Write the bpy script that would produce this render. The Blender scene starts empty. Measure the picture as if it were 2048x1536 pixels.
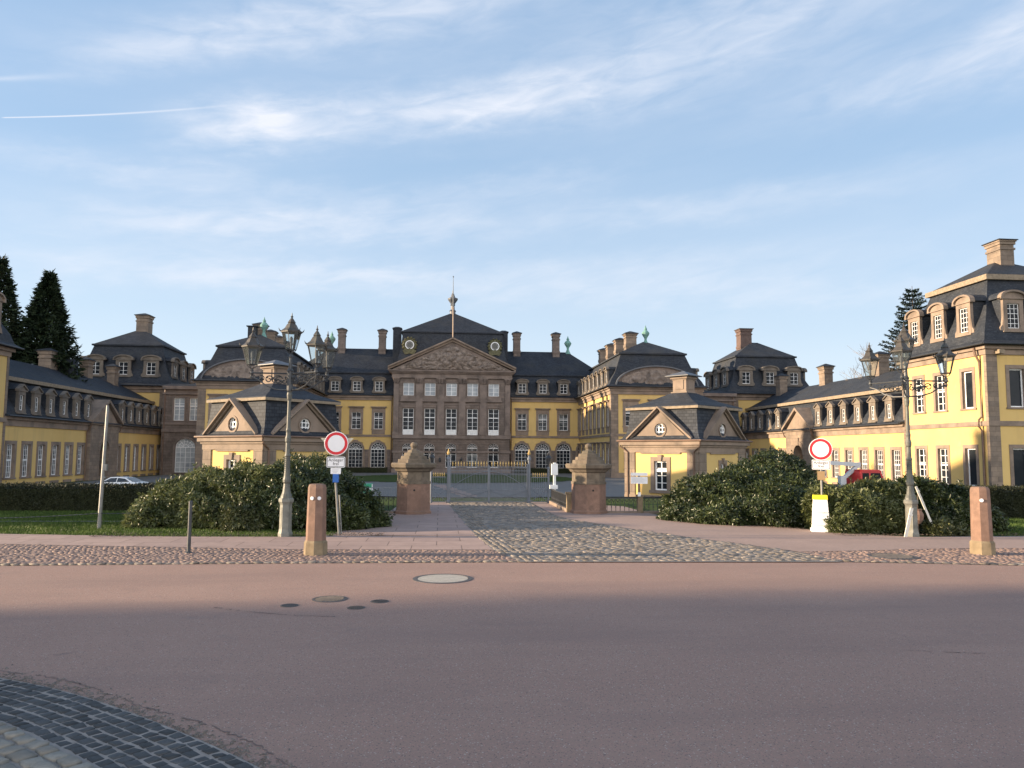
import bpy, math, random
import numpy as np
from mathutils import Vector, Matrix, noise as mnoise
R = math.radians
random.seed(7)
rng = np.random.default_rng(11)
SC = bpy.context.scene
COL = SC.collection
SUN_EL, SUN_AZ = 11.0, 274.0          # sun azimuth measured clockwise from +Y
SUN_E, SKY_S, EXPO, SKY_DUST = 5., .088, 1.32, .5
SKY_TINT = (.9, 1, 1.1, 1)
CLOUD = (4.2, 4.35, 4.75, 1)
VEIL = (1.4, 2.36, 3.72, 1)
HAZE = (4.1, 4.6, 4.95, 1)
FILL_BANK = (13, 12.5, 12.2, 1)
STREAKS = [(-14., 22.2, .12, 5, 1.6, 1.0), (-2, 24.4, .11, 9, 1.5, .62), (9, 25.6, .1, 8, 1.8, .5), (-18, 27., .3, 9, 1.4, .5), (-3, 31, .2, 12, 2.5, .55), (-17, 15.4, .06, 10, 1.3, .55), (-6, 16.6, .03, 10, 1.2, .4), (33, 24, .1, 8, 1.6, .4), (22, 29, .1, 14, 3.5, .5), (3, 13, .02, 30, 1.5, .3), (41, 25, 0, 4, 2.5, .5), (-15, 12.2, .04, 16, 1.1, .4), (18, 17.5, .03, 18, 1.2, .3), (24, 11.5, -.02, 20, 1.2, .35), (-20, 18.3, 0, 14, .9, .35), (6, 19.5, .1, 8, 1.0, .3)]
CONTRAILS = [(-29.35, -15, 20.1, 23.6, .03, .8), (-30.5, -25, 22.0, 23.6, .1, .3)]

# ------------------------------------------------------------------ materials
def nodes_of(name):
    m = bpy.data.materials.new(name); m.use_nodes = True
    nt = m.node_tree
    return m, nt, nt.nodes['Principled BSDF'], nt.nodes['Material Output']
def N(nt, t, **kw):
    n = nt.nodes.new(t)
    for k, v in kw.items(): setattr(n, k, v)
    return n
def setin(nt, sock, v):
    if isinstance(v, bpy.types.NodeSocket): nt.links.new(v, sock)
    else: sock.default_value = v
def mixc(nt, fac, a, b, blend='MIX'):
    n = N(nt, 'ShaderNodeMix', data_type='RGBA', blend_type=blend)
    setin(nt, n.inputs[0], fac); setin(nt, n.inputs[6], a); setin(nt, n.inputs[7], b)
    return n.outputs[2]
def c4(c): return (c[0], c[1], c[2], 1)
def sc(c, k): return (c[0]*k, c[1]*k, c[2]*k)
def noise_tex(nt, vec, scale, detail=4, rough=.55):
    n = N(nt, 'ShaderNodeTexNoise'); nt.links.new(vec, n.inputs['Vector'])
    n.inputs['Scale'].default_value = scale; n.inputs['Detail'].default_value = detail
    n.inputs['Roughness'].default_value = rough
    return n.outputs['Fac']
def ramp(nt, fac, a, b):
    n = N(nt, 'ShaderNodeMapRange'); nt.links.new(fac, n.inputs[0])
    n.inputs[1].default_value = a; n.inputs[2].default_value = b
    return n.outputs[0]
def bump(nt, bsdf, h, strength=.3, dist=.02):
    b = N(nt, 'ShaderNodeBump'); b.inputs['Strength'].default_value = strength
    b.inputs['Distance'].default_value = dist
    nt.links.new(h, b.inputs['Height']); nt.links.new(b.outputs[0], bsdf.inputs['Normal'])
def M_basic(name, c, rough=.75, var=.18, ns=2.5, metal=0., bs=30, bstr=.15, bdist=.01, spec=.4, stain=None, island=0, ns2=None):
    m, nt, p, o = nodes_of(name)
    pos = N(nt, 'ShaderNodeNewGeometry').outputs['Position']
    f = ramp(nt, noise_tex(nt, pos, ns, 5), .3, .7)
    col = mixc(nt, f, c4(sc(c, 1-var)), c4(sc(c, 1+var)))
    if ns2:
        f2 = ramp(nt, noise_tex(nt, pos, ns2, 3, .7), .35, .7)
        col = mixc(nt, f2, col, c4(sc(c, 1-var*1.3)))
    if island:
        ri = N(nt, 'ShaderNodeNewGeometry').outputs['Random Per Island']
        hv = N(nt, 'ShaderNodeHueSaturation')
        mr = ramp(nt, ri, 0, 1); mr.node.inputs[3].default_value = 1-island; mr.node.inputs[4].default_value = 1+island
        nt.links.new(mr, hv.inputs['Value']); nt.links.new(col, hv.inputs['Color']); col = hv.outputs[0]
    if stain:
        s = ramp(nt, noise_tex(nt, pos, stain[1], 6, .65), .5, .72)
        col = mixc(nt, s, col, c4(stain[0]))
    nt.links.new(col, p.inputs['Base Color'])
    p.inputs['Roughness'].default_value = rough; p.inputs['Metallic'].default_value = metal
    p.inputs['Specular IOR Level'].default_value = spec
    if bstr: bump(nt, p, noise_tex(nt, pos, bs, 4, .7), bstr, bdist)
    return m
def M_brick(name, c1, c2, mortar, w, h, msize=.012, rough=.85, var=.2, bstr=.4, spec=.3, offset=.5, stain=None, ns=1.2, bdist=.02):
    m, nt, p, o = nodes_of(name)
    uv = N(nt, 'ShaderNodeUVMap').outputs[0]
    pos = N(nt, 'ShaderNodeNewGeometry').outputs['Position']
    b = N(nt, 'ShaderNodeTexBrick'); b.offset = offset
    nt.links.new(uv, b.inputs['Vector'])
    b.inputs['Color1'].default_value = c4(c1); b.inputs['Color2'].default_value = c4(c2); b.inputs['Mortar'].default_value = c4(mortar)
    b.inputs['Scale'].default_value = 1; b.inputs['Brick Width'].default_value = w; b.inputs['Row Height'].default_value = h
    b.inputs['Mortar Size'].default_value = msize; b.inputs['Mortar Smooth'].default_value = .3; b.inputs['Bias'].default_value = 0
    f = ramp(nt, noise_tex(nt, pos, ns, 6, .65), .3, .7)
    mr = N(nt, 'ShaderNodeMapRange'); nt.links.new(f, mr.inputs[0]); mr.inputs[3].default_value = 1-var; mr.inputs[4].default_value = 1+var
    hv = N(nt, 'ShaderNodeHueSaturation'); nt.links.new(mr.outputs[0], hv.inputs['Value']); nt.links.new(b.outputs['Color'], hv.inputs['Color'])
    col = hv.outputs[0]
    if stain:
        s = ramp(nt, noise_tex(nt, pos, stain[1], 6, .7), .5, .75)
        col = mixc(nt, s, col, c4(stain[0]))
    nt.links.new(col, p.inputs['Base Color']); p.inputs['Roughness'].default_value = rough
    p.inputs['Specular IOR Level'].default_value = spec
    inv = N(nt, 'ShaderNodeMath', operation='SUBTRACT'); inv.inputs[0].default_value = 1; nt.links.new(b.outputs['Fac'], inv.inputs[1])
    ad = N(nt, 'ShaderNodeMath', operation='MULTIPLY_ADD'); nt.links.new(noise_tex(nt, pos, 25, 3), ad.inputs[0]); ad.inputs[1].default_value = .4
    nt.links.new(inv.outputs[0], ad.inputs[2])
    bump(nt, p, ad.outputs[0], bstr, bdist)
    return m
def M_pane(name, dark=True):
    m, nt, p, o = nodes_of(name)
    oi = N(nt, 'ShaderNodeObjectInfo').outputs['Random']
    pos = N(nt, 'ShaderNodeNewGeometry').outputs['Position']
    cr = N(nt, 'ShaderNodeValToRGB'); nt.links.new(oi, cr.inputs[0])
    e = cr.color_ramp.elements
    if dark:
        e[0].position = 0; e[0].color = (.008, .011, .016, 1); e[1].position = 1; e[1].color = (.03, .034, .04, 1); q = e.new(.86); q.color = (.03, .034, .04, 1); q = e.new(.9); q.color = (.16, .17, .17, 1); e[-1].color = (.2, .21, .21, 1)
    else:
        e[0].position = 0; e[0].color = (.34, .37, .39, 1); e[1].position = 1; e[1].color = (.5, .53, .54, 1)
    f = ramp(nt, noise_tex(nt, pos, .9, 2), .35, .65)
    col = mixc(nt, f, cr.outputs[0], c4((.02, .025, .03) if dark else (.28, .31, .34)))
    nt.links.new(col, p.inputs['Base Color'])
    p.inputs['Roughness'].default_value = .09; p.inputs['Specular IOR Level'].default_value = .12
    bump(nt, p, noise_tex(nt, pos, 2.2, 2), .06, .05)
    return m
def M_leaf(name, a, b, rough=.42, trans=.18, spec=.45):
    m, nt, p, o = nodes_of(name)
    g = N(nt, 'ShaderNodeNewGeometry')
    col = mixc(nt, g.outputs['Random Per Island'], c4(a), c4(b))
    f = ramp(nt, noise_tex(nt, g.outputs['Position'], 1.1, 3), .38, .65)
    col = mixc(nt, f, col, c4(sc(a, .75)))
    nt.links.new(col, p.inputs['Base Color']); p.inputs['Roughness'].default_value = rough
    p.inputs['Specular IOR Level'].default_value = spec
    if trans:
        t = N(nt, 'ShaderNodeBsdfTranslucent'); nt.links.new(col, t.inputs[0])
        mx = N(nt, 'ShaderNodeMixShader'); mx.inputs[0].default_value = trans
        nt.links.new(p.outputs[0], mx.inputs[1]); nt.links.new(t.outputs[0], mx.inputs[2]); nt.links.new(mx.outputs[0], o.inputs[0])
    return m
def M_glass(name):
    m, nt, p, o = nodes_of(name)
    t = N(nt, 'ShaderNodeBsdfTransparent'); t.inputs[0].default_value = (.86, .9, .9, 1)
    g = N(nt, 'ShaderNodeBsdfGlossy'); g.inputs['Roughness'].default_value = .04; g.inputs[0].default_value = (.85, .9, .95, 1)
    d = N(nt, 'ShaderNodeBsdfDiffuse'); d.inputs[0].default_value = (.6, .65, .65, 1)
    fr = N(nt, 'ShaderNodeFresnel'); fr.inputs[0].default_value = 1.5
    m1 = N(nt, 'ShaderNodeMixShader'); nt.links.new(fr.outputs[0], m1.inputs[0]); nt.links.new(t.outputs[0], m1.inputs[1]); nt.links.new(g.outputs[0], m1.inputs[2])
    m2 = N(nt, 'ShaderNodeMixShader'); m2.inputs[0].default_value = .05; nt.links.new(m1.outputs[0], m2.inputs[1]); nt.links.new(d.outputs[0], m2.inputs[2])
    nt.links.new(m2.outputs[0], o.inputs[0])
    return m

ST1, ST2 = (.25, .192, .145), (.185, .146, .116)
MT = {}
def M_render():
    m, nt, p, o = nodes_of('yellow_render')
    pos = N(nt, 'ShaderNodeNewGeometry').outputs['Position']
    c = (.62, .425, .158)
    col = mixc(nt, ramp(nt, noise_tex(nt, pos, .3, 5), .3, .7), c4(sc(c, .94)), c4((.65, .46, .185)))
    mp = N(nt, 'ShaderNodeMapping'); mp.inputs['Scale'].default_value = (1.6, 1.6, .12); nt.links.new(pos, mp.inputs[0])
    k = N(nt, 'ShaderNodeMath', operation='MULTIPLY'); nt.links.new(ramp(nt, noise_tex(nt, mp.outputs[0], 1, 5, .65), .5, .75), k.inputs[0]); k.inputs[1].default_value = .4
    col = mixc(nt, k.outputs[0], col, c4((.43, .31, .15)))
    k2 = N(nt, 'ShaderNodeMath', operation='MULTIPLY'); nt.links.new(ramp(nt, noise_tex(nt, pos, .8, 6, .7), .6, .66), k2.inputs[0]); k2.inputs[1].default_value = .25
    col = mixc(nt, k2.outputs[0], col, c4((.66, .49, .24)))
    nt.links.new(col, p.inputs['Base Color']); p.inputs['Roughness'].default_value = .92; p.inputs['Specular IOR Level'].default_value = .2
    bump(nt, p, noise_tex(nt, pos, 40, 4, .7), .1, .01)
    return m
MT['yellow'] = M_render()
MT['stone'] = M_basic('sandstone', (.235, .18, .14), .85, .2, .8, bs=14, bstr=.35, stain=((.13, .105, .085), .6))
MT['ashlar'] = M_brick('sandstone_ashlar', ST1, ST2, (.12, .095, .075), 1.0, .45, .014, stain=((.12, .1, .085), .5))
MT['brown'] = M_brick('brown_ashlar', (.2, .157, .132), (.15, .12, .104), (.085, .07, .062), 1.25, .42, .016, stain=((.085, .07, .06), .35))
MT['brownp'] = M_basic('brown_sandstone', (.195, .153, .13), .85, .22, .7, bs=12, bstr=.4, stain=((.08, .066, .058), .5))
MT['relief'] = M_basic('carved_sandstone', (.23, .185, .155), .9, .35, 1.6, bs=6, bstr=.8, bdist=.12, stain=((.1, .08, .07), 1.1))
MT['dstone'] = M_basic('weathered_dormer_stone', (.165, .138, .112), .85, .22, .9, bs=14, bstr=.35, stain=((.085, .078, .072), .7))
MT['slate'] = M_brick('roof_slate', (.044, .05, .061), (.024, .029, .039), (.01, .012, .016), .3, .17, .012, rough=.7, var=.22, bstr=.3, spec=.22, ns=.5, stain=((.048, .048, .047), .28))
MT['lead'] = M_basic('grey_lead', (.1, .107, .12), .5, .15, 3, bstr=.1)
MT['roofwood'] = M_basic('weathered_wood_trim', (.24, .19, .135), .8, .25, 4, bstr=.3)
MT['white'] = M_basic('white_paint', (.86, .86, .85), .45, .04, 4, bstr=.03)
MT['pane'] = M_pane('window_glass_dark')
MT['panec'] = M_pane('window_glass_curtained', False)
MT['copper'] = M_basic('green_copper', (.16, .31, .27), .7, .2, 3, bstr=.1)
MT['pipe'] = M_basic('brown_downpipe', (.16, .1, .07), .5, .25, 2, bstr=.05)
MT['iron'] = M_basic('black_iron', (.03, .032, .036), .45, .25, 5, bstr=.1, spec=.5)
MT['grey'] = M_basic('grey_painted_iron', (.15, .165, .19), .5, .12, 5, bstr=.06)
MT['gold'] = M_basic('gilded_iron', (.55, .38, .15), .45, .2, 5, metal=.5, bstr=0)
MT['red'] = M_basic('red_sandstone', (.245, .15, .11), .85, .22, 2.2, bs=22, bstr=.35, stain=((.13, .09, .07), 1.1), ns2=7)
MT['redbase'] = M_basic('lichened_sandstone', (.21, .16, .1), .9, .3, 4, bs=22, bstr=.35)
MT['mossy'] = M_basic('mossy_sandstone', (.145, .115, .085), .9, .35, 5, bs=14, bstr=.6, stain=((.085, .075, .05), 2.5))
MT['lamp'] = M_basic('lamp_post_paint', (.17, .17, .145), .5, .3, 6, bs=30, bstr=.2, stain=((.12, .12, .11), 3.))
MT['lampc'] = M_basic('lamp_column_paint', (.105, .108, .092), .5, .3, 6, bs=30, bstr=.2, stain=((.055, .058, .055), 3.))
MT['lampd'] = M_basic('lamp_iron_dark', (.05, .054, .058), .45, .3, 8, bs=30, bstr=.2)
MT['lroof'] = M_basic('lantern_copper', (.062, .056, .05), .5, .35, 7, bstr=.15, stain=((.08, .1, .09), 3.))
MT['glass'] = M_glass('lantern_glass')
MT['leaf'] = M_leaf('rhododendron_leaf', (.028, .044, .015), (.1, .122, .042), .36, .2)
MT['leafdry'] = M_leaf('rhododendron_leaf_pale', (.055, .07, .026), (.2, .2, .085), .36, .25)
MT['leafbright'] = M_leaf('rhododendron_leaf_painted_sun', (.07, .09, .03), (.2, .215, .082), .42, .28)  # sunlit brightness of the leaves put into a paler colour
MT['crackdark'] = M_basic('crack_dirt', (.17, .125, .11), .95, .25, 6, bs=60, bstr=.3)
MT['mortarl'] = M_basic('pale_joint_mortar', (.27, .245, .225), .95, .2, 9, bs=60, bstr=.4)
MT['hedge'] = M_leaf('hedge_leaf', (.016, .022, .01), (.045, .045, .02), .6, .05, .25)
MT['conifer'] = M_leaf('conifer_needles', (.01, .02, .01), (.045, .065, .028), .6, .05, .2)
MT['spruce'] = M_leaf('spruce_needles', (.012, .024, .02), (.035, .055, .045), .6, .05, .2)
MT['core'] = M_basic('foliage_dark_shell', (.026, .03, .015), .9, .3, 4, bstr=0, spec=.1)  # dark backing shell added inside foliage to block the view through
MT['bark'] = M_basic('bark', (.09, .07, .055), .9, .3, 3, bs=10, bstr=.5)
MT['twig'] = M_basic('bare_twigs', (.17, .14, .115), .9, .2, 3, bstr=0)
MT['grass'] = M_leaf('grass_blades', (.05, .095, .018), (.14, .19, .045), .6, .25, .25)
MT['lawn'] = M_basic('lawn_ground', (.055, .085, .02), .95, .3, .7, bs=50, bstr=.6, bdist=.03, ns2=6, spec=.15)
MT['asphalt'] = None
MT['court'] = M_basic('court_gravel', (.17, .165, .16), .9, .12, .4, bs=60, bstr=.4, ns2=8)
MT['sett'] = M_basic('grey_sett', (.225, .192, .16), .78, .25, 3, bs=40, bstr=.35, island=.35, ns2=18)
MT['settp'] = M_basic('pink_sett', (.27, .19, .16), .8, .25, 3, bs=40, bstr=.25, island=.13, ns2=18)
MT['settd'] = M_basic('blue_basalt_sett', (.058, .062, .066), .72, .2, 4, bs=60, bstr=.35, island=.3, ns2=30)
MT['settl'] = M_basic('pale_cobble', (.26, .24, .205), .75, .2, 3, bs=40, bstr=.4, island=.32, ns2=14)
MT['mortar'] = M_basic('sett_joint', (.17, .145, .125), .95, .25, 6, bs=60, bstr=.5)
MT['mortarp'] = M_basic('pink_joint_sand', (.215, .155, .13), .95, .25, 6, bs=60, bstr=.5)
MT['mortarg'] = M_basic('grey_joint_sand', (.2, .19, .185), .95, .2, 9, bs=60, bstr=.5)
MT['slab'] = M_brick('pink_paving_slab', (.36, .26, .225), (.31, .225, .2), (.15, .11, .095), 1.1, .8, .012, rough=.85, var=.12, bstr=.3, ns=2.5)
MT['path'] = M_basic('pink_fine_gravel', (.34, .245, .21), .92, .1, .8, bs=90, bstr=.4, ns2=12)
MT['metalp'] = M_basic('galvanised_steel', (.2, .2, .19), .5, .2, 6, metal=.4, bstr=.05)
MT['signwhite'] = M_basic('sign_white', (.8, .8, .8), .4, .03, 4, bstr=0)
MT['signred'] = M_basic('sign_red', (.62, .02, .03), .4, .05, 4, bstr=0)
MT['signback'] = M_basic('sign_back_cream', (.55, .5, .38), .5, .08, 4, bstr=0)
MT['blue'] = M_basic('blue_plate', (.02, .12, .42), .45, .05, 4, bstr=0)
MT['black'] = M_basic('black_print', (.02, .02, .022), .6, .05, 4, bstr=0)
MT['greyprint'] = M_basic('grey_print', (.35, .35, .37), .6, .05, 4, bstr=0)
MT['plastic'] = M_basic('white_plastic', (.8, .8, .78), .5, .04, 3, bstr=.05)
MT['yplastic'] = M_basic('yellow_plastic', (.8, .7, .03), .5, .05, 3, bstr=0)
MT['carpaint'] = M_basic('white_car_paint', (.72, .74, .76), .25, .02, 1, bstr=0, spec=.6)
MT['carglass'] = M_basic('car_glass', (.012, .015, .02), .08, .1, 1, bstr=0, spec=.7)
MT['tyre'] = M_basic('tyre_rubber', (.02, .02, .02), .85, .1, 5, bstr=0)
MT['taillight'] = M_basic('tail_light', (.35, .01, .015), .25, .05, 5, bstr=0)
MT['truckred'] = M_basic('red_truck_paint', (.5, .03, .03), .35, .08, 1, bstr=0, spec=.5)
MT['boomgrey'] = M_basic('pale_grey_paint', (.5, .52, .53), .45, .06, 2, bstr=0)
MT['greenbox'] = M_basic('green_container_paint', (.03, .3, .16), .5, .06, 2, bstr=.05)
MT['plank'] = M_basic('white_plank', (.66, .63, .56), .7, .1, 4, bstr=.1)
MT['brownbox'] = M_basic('brown_box', (.3, .2, .1), .7, .1, 4, bstr=.1)
MT['flagwood'] = M_basic('flagpole_paint', (.36, .27, .2), .6, .1, 4, bstr=0)
MT['passage_light_panel'] = M_basic('pale_passage_light', (.4, .32, .22), .7, .15, 3, bstr=.1)
MT['dark'] = M_basic('painted_recess_shade', (.03, .028, .026), .9, .2, 2, bstr=0)  # shade inside recesses put into the colour
MT['concrete'] = M_basic('manhole_concrete', (.42, .39, .34), .85, .2, 9, bs=40, bstr=.4, ns2=25)
MT['castiron'] = M_basic('manhole_iron', (.09, .082, .08), .6, .25, 8, bs=30, bstr=.5, metal=.3)
MT['clockdark'] = M_basic('clock_face_dark', (.1, .1, .09), .5, .2, 4, bstr=0)
MT['clockgreen'] = M_basic('cartouche_gilt', (.09, .085, .04), .6, .35, 3, bstr=.3)
MT['brickred'] = M_brick('red_brick', (.13, .08, .068), (.1, .065, .057), (.13, .11, .1), .25, .08, .01)
def M_asphalt():
    m, nt, p, o = nodes_of('pink_asphalt')
    pos = N(nt, 'ShaderNodeNewGeometry').outputs['Position']
    big = ramp(nt, noise_tex(nt, pos, .3, 5, .6), .3, .7)
    col = mixc(nt, big, c4((.31, .202, .16)), c4((.37, .248, .197)))
    g1 = ramp(nt, noise_tex(nt, pos, 110, 2, .6), .38, .7)
    col = mixc(nt, g1, col, c4((.285, .2, .17)))
    v = N(nt, 'ShaderNodeTexVoronoi'); nt.links.new(pos, v.inputs['Vector']); v.inputs['Scale'].default_value = 115
    rr = N(nt, 'ShaderNodeSeparateColor'); nt.links.new(v.outputs['Color'], rr.inputs[0])
    col = mixc(nt, ramp(nt, rr.outputs[0], .9, .95), col, c4((.43, .24, .2)))
    col = mixc(nt, ramp(nt, rr.outputs[1], .93, .97), col, c4((.15, .115, .105)))
    col = mixc(nt, ramp(nt, rr.outputs[2], .975, .99), col, c4((.46, .4, .36)))
    mp = N(nt, 'ShaderNodeMapping'); mp.inputs['Scale'].default_value = (.16, .75, 1); mp.inputs['Rotation'].default_value = (0, 0, .07); nt.links.new(pos, mp.inputs[0])
    tr = ramp(nt, noise_tex(nt, mp.outputs[0], 1, 5, .6), .47, .7)
    t2 = N(nt, 'ShaderNodeMath', operation='MULTIPLY'); nt.links.new(tr, t2.inputs[0]); t2.inputs[1].default_value = .5
    col = mixc(nt, t2.outputs[0], col, c4((.235, .165, .145)))
    st = ramp(nt, noise_tex(nt, pos, 1.4, 7, .72), .57, .72)
    s2 = N(nt, 'ShaderNodeMath', operation='MULTIPLY'); nt.links.new(st, s2.inputs[0]); s2.inputs[1].default_value = .45
    col = mixc(nt, s2.outputs[0], col, c4((.22, .165, .15)))
    oil = ramp(nt, noise_tex(nt, pos, 2.3, 4, .5), .7, .76)
    o2 = N(nt, 'ShaderNodeMath', operation='MULTIPLY'); nt.links.new(oil, o2.inputs[0]); o2.inputs[1].default_value = .4
    col = mixc(nt, o2.outputs[0], col, c4((.14, .11, .105)))
    nt.links.new(col, p.inputs['Base Color']); p.inputs['Roughness'].default_value = .88; p.inputs['Specular IOR Level'].default_value = .2
    a = N(nt, 'ShaderNodeMath', operation='MULTIPLY_ADD'); nt.links.new(v.outputs['Distance'], a.inputs[0]); a.inputs[1].default_value = -1.
    nt.links.new(noise_tex(nt, pos, 140, 3), a.inputs[2])
    bump(nt, p, a.outputs[0], .4, .005)
    return m
MT['asphalt'] = M_asphalt()

# ------------------------------------------------------------------ mesh helpers
WM = {}                                     # world matrix of every top-level empty
class MB:
    def __init__(s, T=None): s.v = []; s.f = []; s.T = T
    def pts(s, ps):
        i0 = len(s.v)
        for p in ps:
            p = Vector(p)
            s.v.append(s.T @ p if s.T else p)
        return list(range(i0, len(s.v)))
    def poly(s, ps): s.f.append(s.pts(ps))
    def box(s, x0, x1, y0, y1, z0, z1):
        i = s.pts([(x0,y0,z0),(x1,y0,z0),(x1,y1,z0),(x0,y1,z0),(x0,y0,z1),(x1,y0,z1),(x1,y1,z1),(x0,y1,z1)])
        for q in ((0,3,2,1),(4,5,6,7),(0,1,5,4),(1,2,6,5),(2,3,7,6),(3,0,4,7)): s.f.append([i[k] for k in q])
    def frustum(s, cx, cy, z0, a0, b0, z1, a1, b1):
        i = s.pts([(cx-a0,cy-b0,z0),(cx+a0,cy-b0,z0),(cx+a0,cy+b0,z0),(cx-a0,cy+b0,z0),(cx-a1,cy-b1,z1),(cx+a1,cy-b1,z1),(cx+a1,cy+b1,z1),(cx-a1,cy+b1,z1)])
        for q in ((0,3,2,1),(4,5,6,7),(0,1,5,4),(1,2,6,5),(2,3,7,6),(3,0,4,7)): s.f.append([i[k] for k in q])
    def prism(s, p2, y0, y1, axis='y'):
        """polygon in (x,z) extruded along y, or in (y,z) along x, or (x,y) along z; counter-clockwise seen from -axis"""
        if axis == 'y': A = [(a, y0, b) for a, b in p2]; B = [(a, y1, b) for a, b in p2]
        elif axis == 'x': A = [(y0, a, b) for a, b in p2]; B = [(y1, a, b) for a, b in p2]
        else: A = [(a, b, y0) for a, b in p2]; B = [(a, b, y1) for a, b in p2]
        i = s.pts(A); j = s.pts(B); n = len(p2)
        s.f.append(i); s.f.append(j[::-1])
        for k in range(n): s.f.append([i[k], j[k], j[(k+1) % n], i[(k+1) % n]])
    def lathe(s, prof, n=12, cx=0, cy=0, rot=0, sx=1, sy=1, cap=True):
        rings = []
        for r, z in prof:
            rings.append(s.pts([(cx+sx*r*math.cos(rot+2*math.pi*k/n), cy+sy*r*math.sin(rot+2*math.pi*k/n), z) for k in range(n)]))
        for a, b in zip(rings, rings[1:]):
            for k in range(n): s.f.append([a[k], a[(k+1) % n], b[(k+1) % n], b[k]])
        if cap: s.f.append(rings[0][::-1]); s.f.append(rings[-1])
    def tube(s, path, r, n=6):
        path = [Vector(p) for p in path]
        rr = r if isinstance(r, (list, tuple)) else [r]*len(path)
        rings = []; up = Vector((0, 0, 1))
        for k, p in enumerate(path):
            d = (path[min(k+1, len(path)-1)] - path[max(k-1, 0)]).normalized()
            a = d.cross(up)
            if a.length < .05: a = d.cross(Vector((0, 1, 0)))
            a.normalize(); b = d.cross(a).normalized()
            rings.append(s.pts([p + (a*math.cos(2*math.pi*q/n) + b*math.sin(2*math.pi*q/n))*rr[k] for q in range(n)]))
        for a, b in zip(rings, rings[1:]):
            for k in range(n): s.f.append([a[k], a[(k+1) % n], b[(k+1) % n], b[k]])
        s.f.append(rings[0][::-1]); s.f.append(rings[-1])
    def ringroof(s, x0, x1, y0, y1, prof, cap=True):
        rings = []
        for o, z in prof:
            a0, a1, b0, b1 = x0+o, x1-o, y0+o, y1-o
            if a0 > a1: a0 = a1 = (x0+x1)/2
            if b0 > b1: b0 = b1 = (y0+y1)/2
            rings.append([(a0,b0,z),(a1,b0,z),(a1,b1,z),(a0,b1,z)])
        for a, b in zip(rings, rings[1:]):
            for k in range(4):
                q = [a[k], a[(k+1) % 4], b[(k+1) % 4], b[k]]
                u = []
                for p in q:
                    if not u or (Vector(p)-Vector(u[-1])).length > 1e-5: u.append(p)
                if (Vector(u[0])-Vector(u[-1])).length < 1e-5: u.pop()
                if len(u) > 2: s.poly(u)
        if cap: s.poly(rings[-1])
    def mesh(s, name, mat, smooth=False):
        me = bpy.data.meshes.new(name)
        me.from_pydata([tuple(p) for p in s.v], [], s.f)
        uvl = me.uv_layers.new(name='UVMap')
        nl = len(me.loops)
        co = np.empty(len(me.vertices)*3); me.vertices.foreach_get('co', co); co = co.reshape(-1, 3)
        nr = np.empty(len(me.polygons)*3); me.polygons.foreach_get('normal', nr); nr = nr.reshape(-1, 3)
        lt = np.empty(len(me.polygons), int); me.polygons.foreach_get('loop_total', lt)
        vi = np.empty(nl, int); me.loops.foreach_get('vertex_index', vi)
        fn = np.repeat(nr, lt, axis=0)
        t = np.stack([-fn[:, 1], fn[:, 0], np.zeros(nl)], 1)
        ln = np.linalg.norm(t, axis=1, keepdims=True)
        t = np.where(ln < .02, np.array([[1., 0, 0]]), t/np.maximum(ln, 1e-9))
        b = np.cross(fn, t); P = co[vi]
        uv = np.stack([(P*t).sum(1), (P*b).sum(1)], 1)
        uvl.data.foreach_set('uv', uv.astype(np.float32).ravel())
        me.materials.append(MT[mat] if isinstance(mat, str) else mat)
        if smooth: me.polygons.foreach_set('use_smooth', [True]*len(me.polygons))
        me.update()
        return me
    def build(s, name, mat, parent=None, smooth=False, local=False):
        if parent is not None and not local:
            inv = WM[parent.name].inverted() if parent.name in WM else None
            if inv: s.v = [inv @ p for p in s.v]
        o = bpy.data.objects.new(name, s.mesh(name, mat, smooth))
        COL.objects.link(o)
        if parent is not None: o.parent = parent
        return o
def numesh(name, V, F, mat, parent=None, smooth=False):
    me = bpy.data.meshes.new(name)
    V = np.asarray(V, np.float32); F = np.asarray(F, np.int32); k = F.shape[1]
    me.vertices.add(len(V)); me.vertices.foreach_set('co', V.ravel())
    me.loops.add(F.size); me.loops.foreach_set('vertex_index', F.ravel())
    me.polygons.add(len(F)); me.polygons.foreach_set('loop_start', np.arange(0, F.size, k, dtype=np.int32))
    me.polygons.foreach_set('loop_total', np.full(len(F), k, np.int32))
    me.update(calc_edges=True)
    me.materials.append(MT[mat])
    if smooth: me.polygons.foreach_set('use_smooth', [True]*len(F))
    o = bpy.data.objects.new(name, me); COL.objects.link(o)
    if parent is not None: o.parent = parent
    return o
def thing(name, label, cat, loc=(0, 0, 0), rz=0, group=None):
    o = bpy.data.objects.new(name, None); COL.objects.link(o)
    o.location = loc; o.rotation_euler = (0, 0, rz); o['label'] = label; o['category'] = cat
    o.empty_display_size = .1
    if group: o['group'] = group
    WM[o.name] = Matrix.Translation(Vector(loc)) @ Matrix.Rotation(rz, 4, 'Z')
    return o
def tag(o, label, cat, group=None):
    o['label'] = label; o['category'] = cat
    if group: o['group'] = group
    return o
def struct(o, kind='structure'):
    o['kind'] = kind; return o
def copy_tree(o, parent=None):
    c = o.copy(); COL.objects.link(c)
    if parent is not None: c.parent = parent
    for ch in list(o.children): copy_tree(ch, c)
    return c
def ground_z(y):
    t = min(1, max(0, (y-33)/32.)); return -1.6*t*t*(3-2*t)

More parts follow.
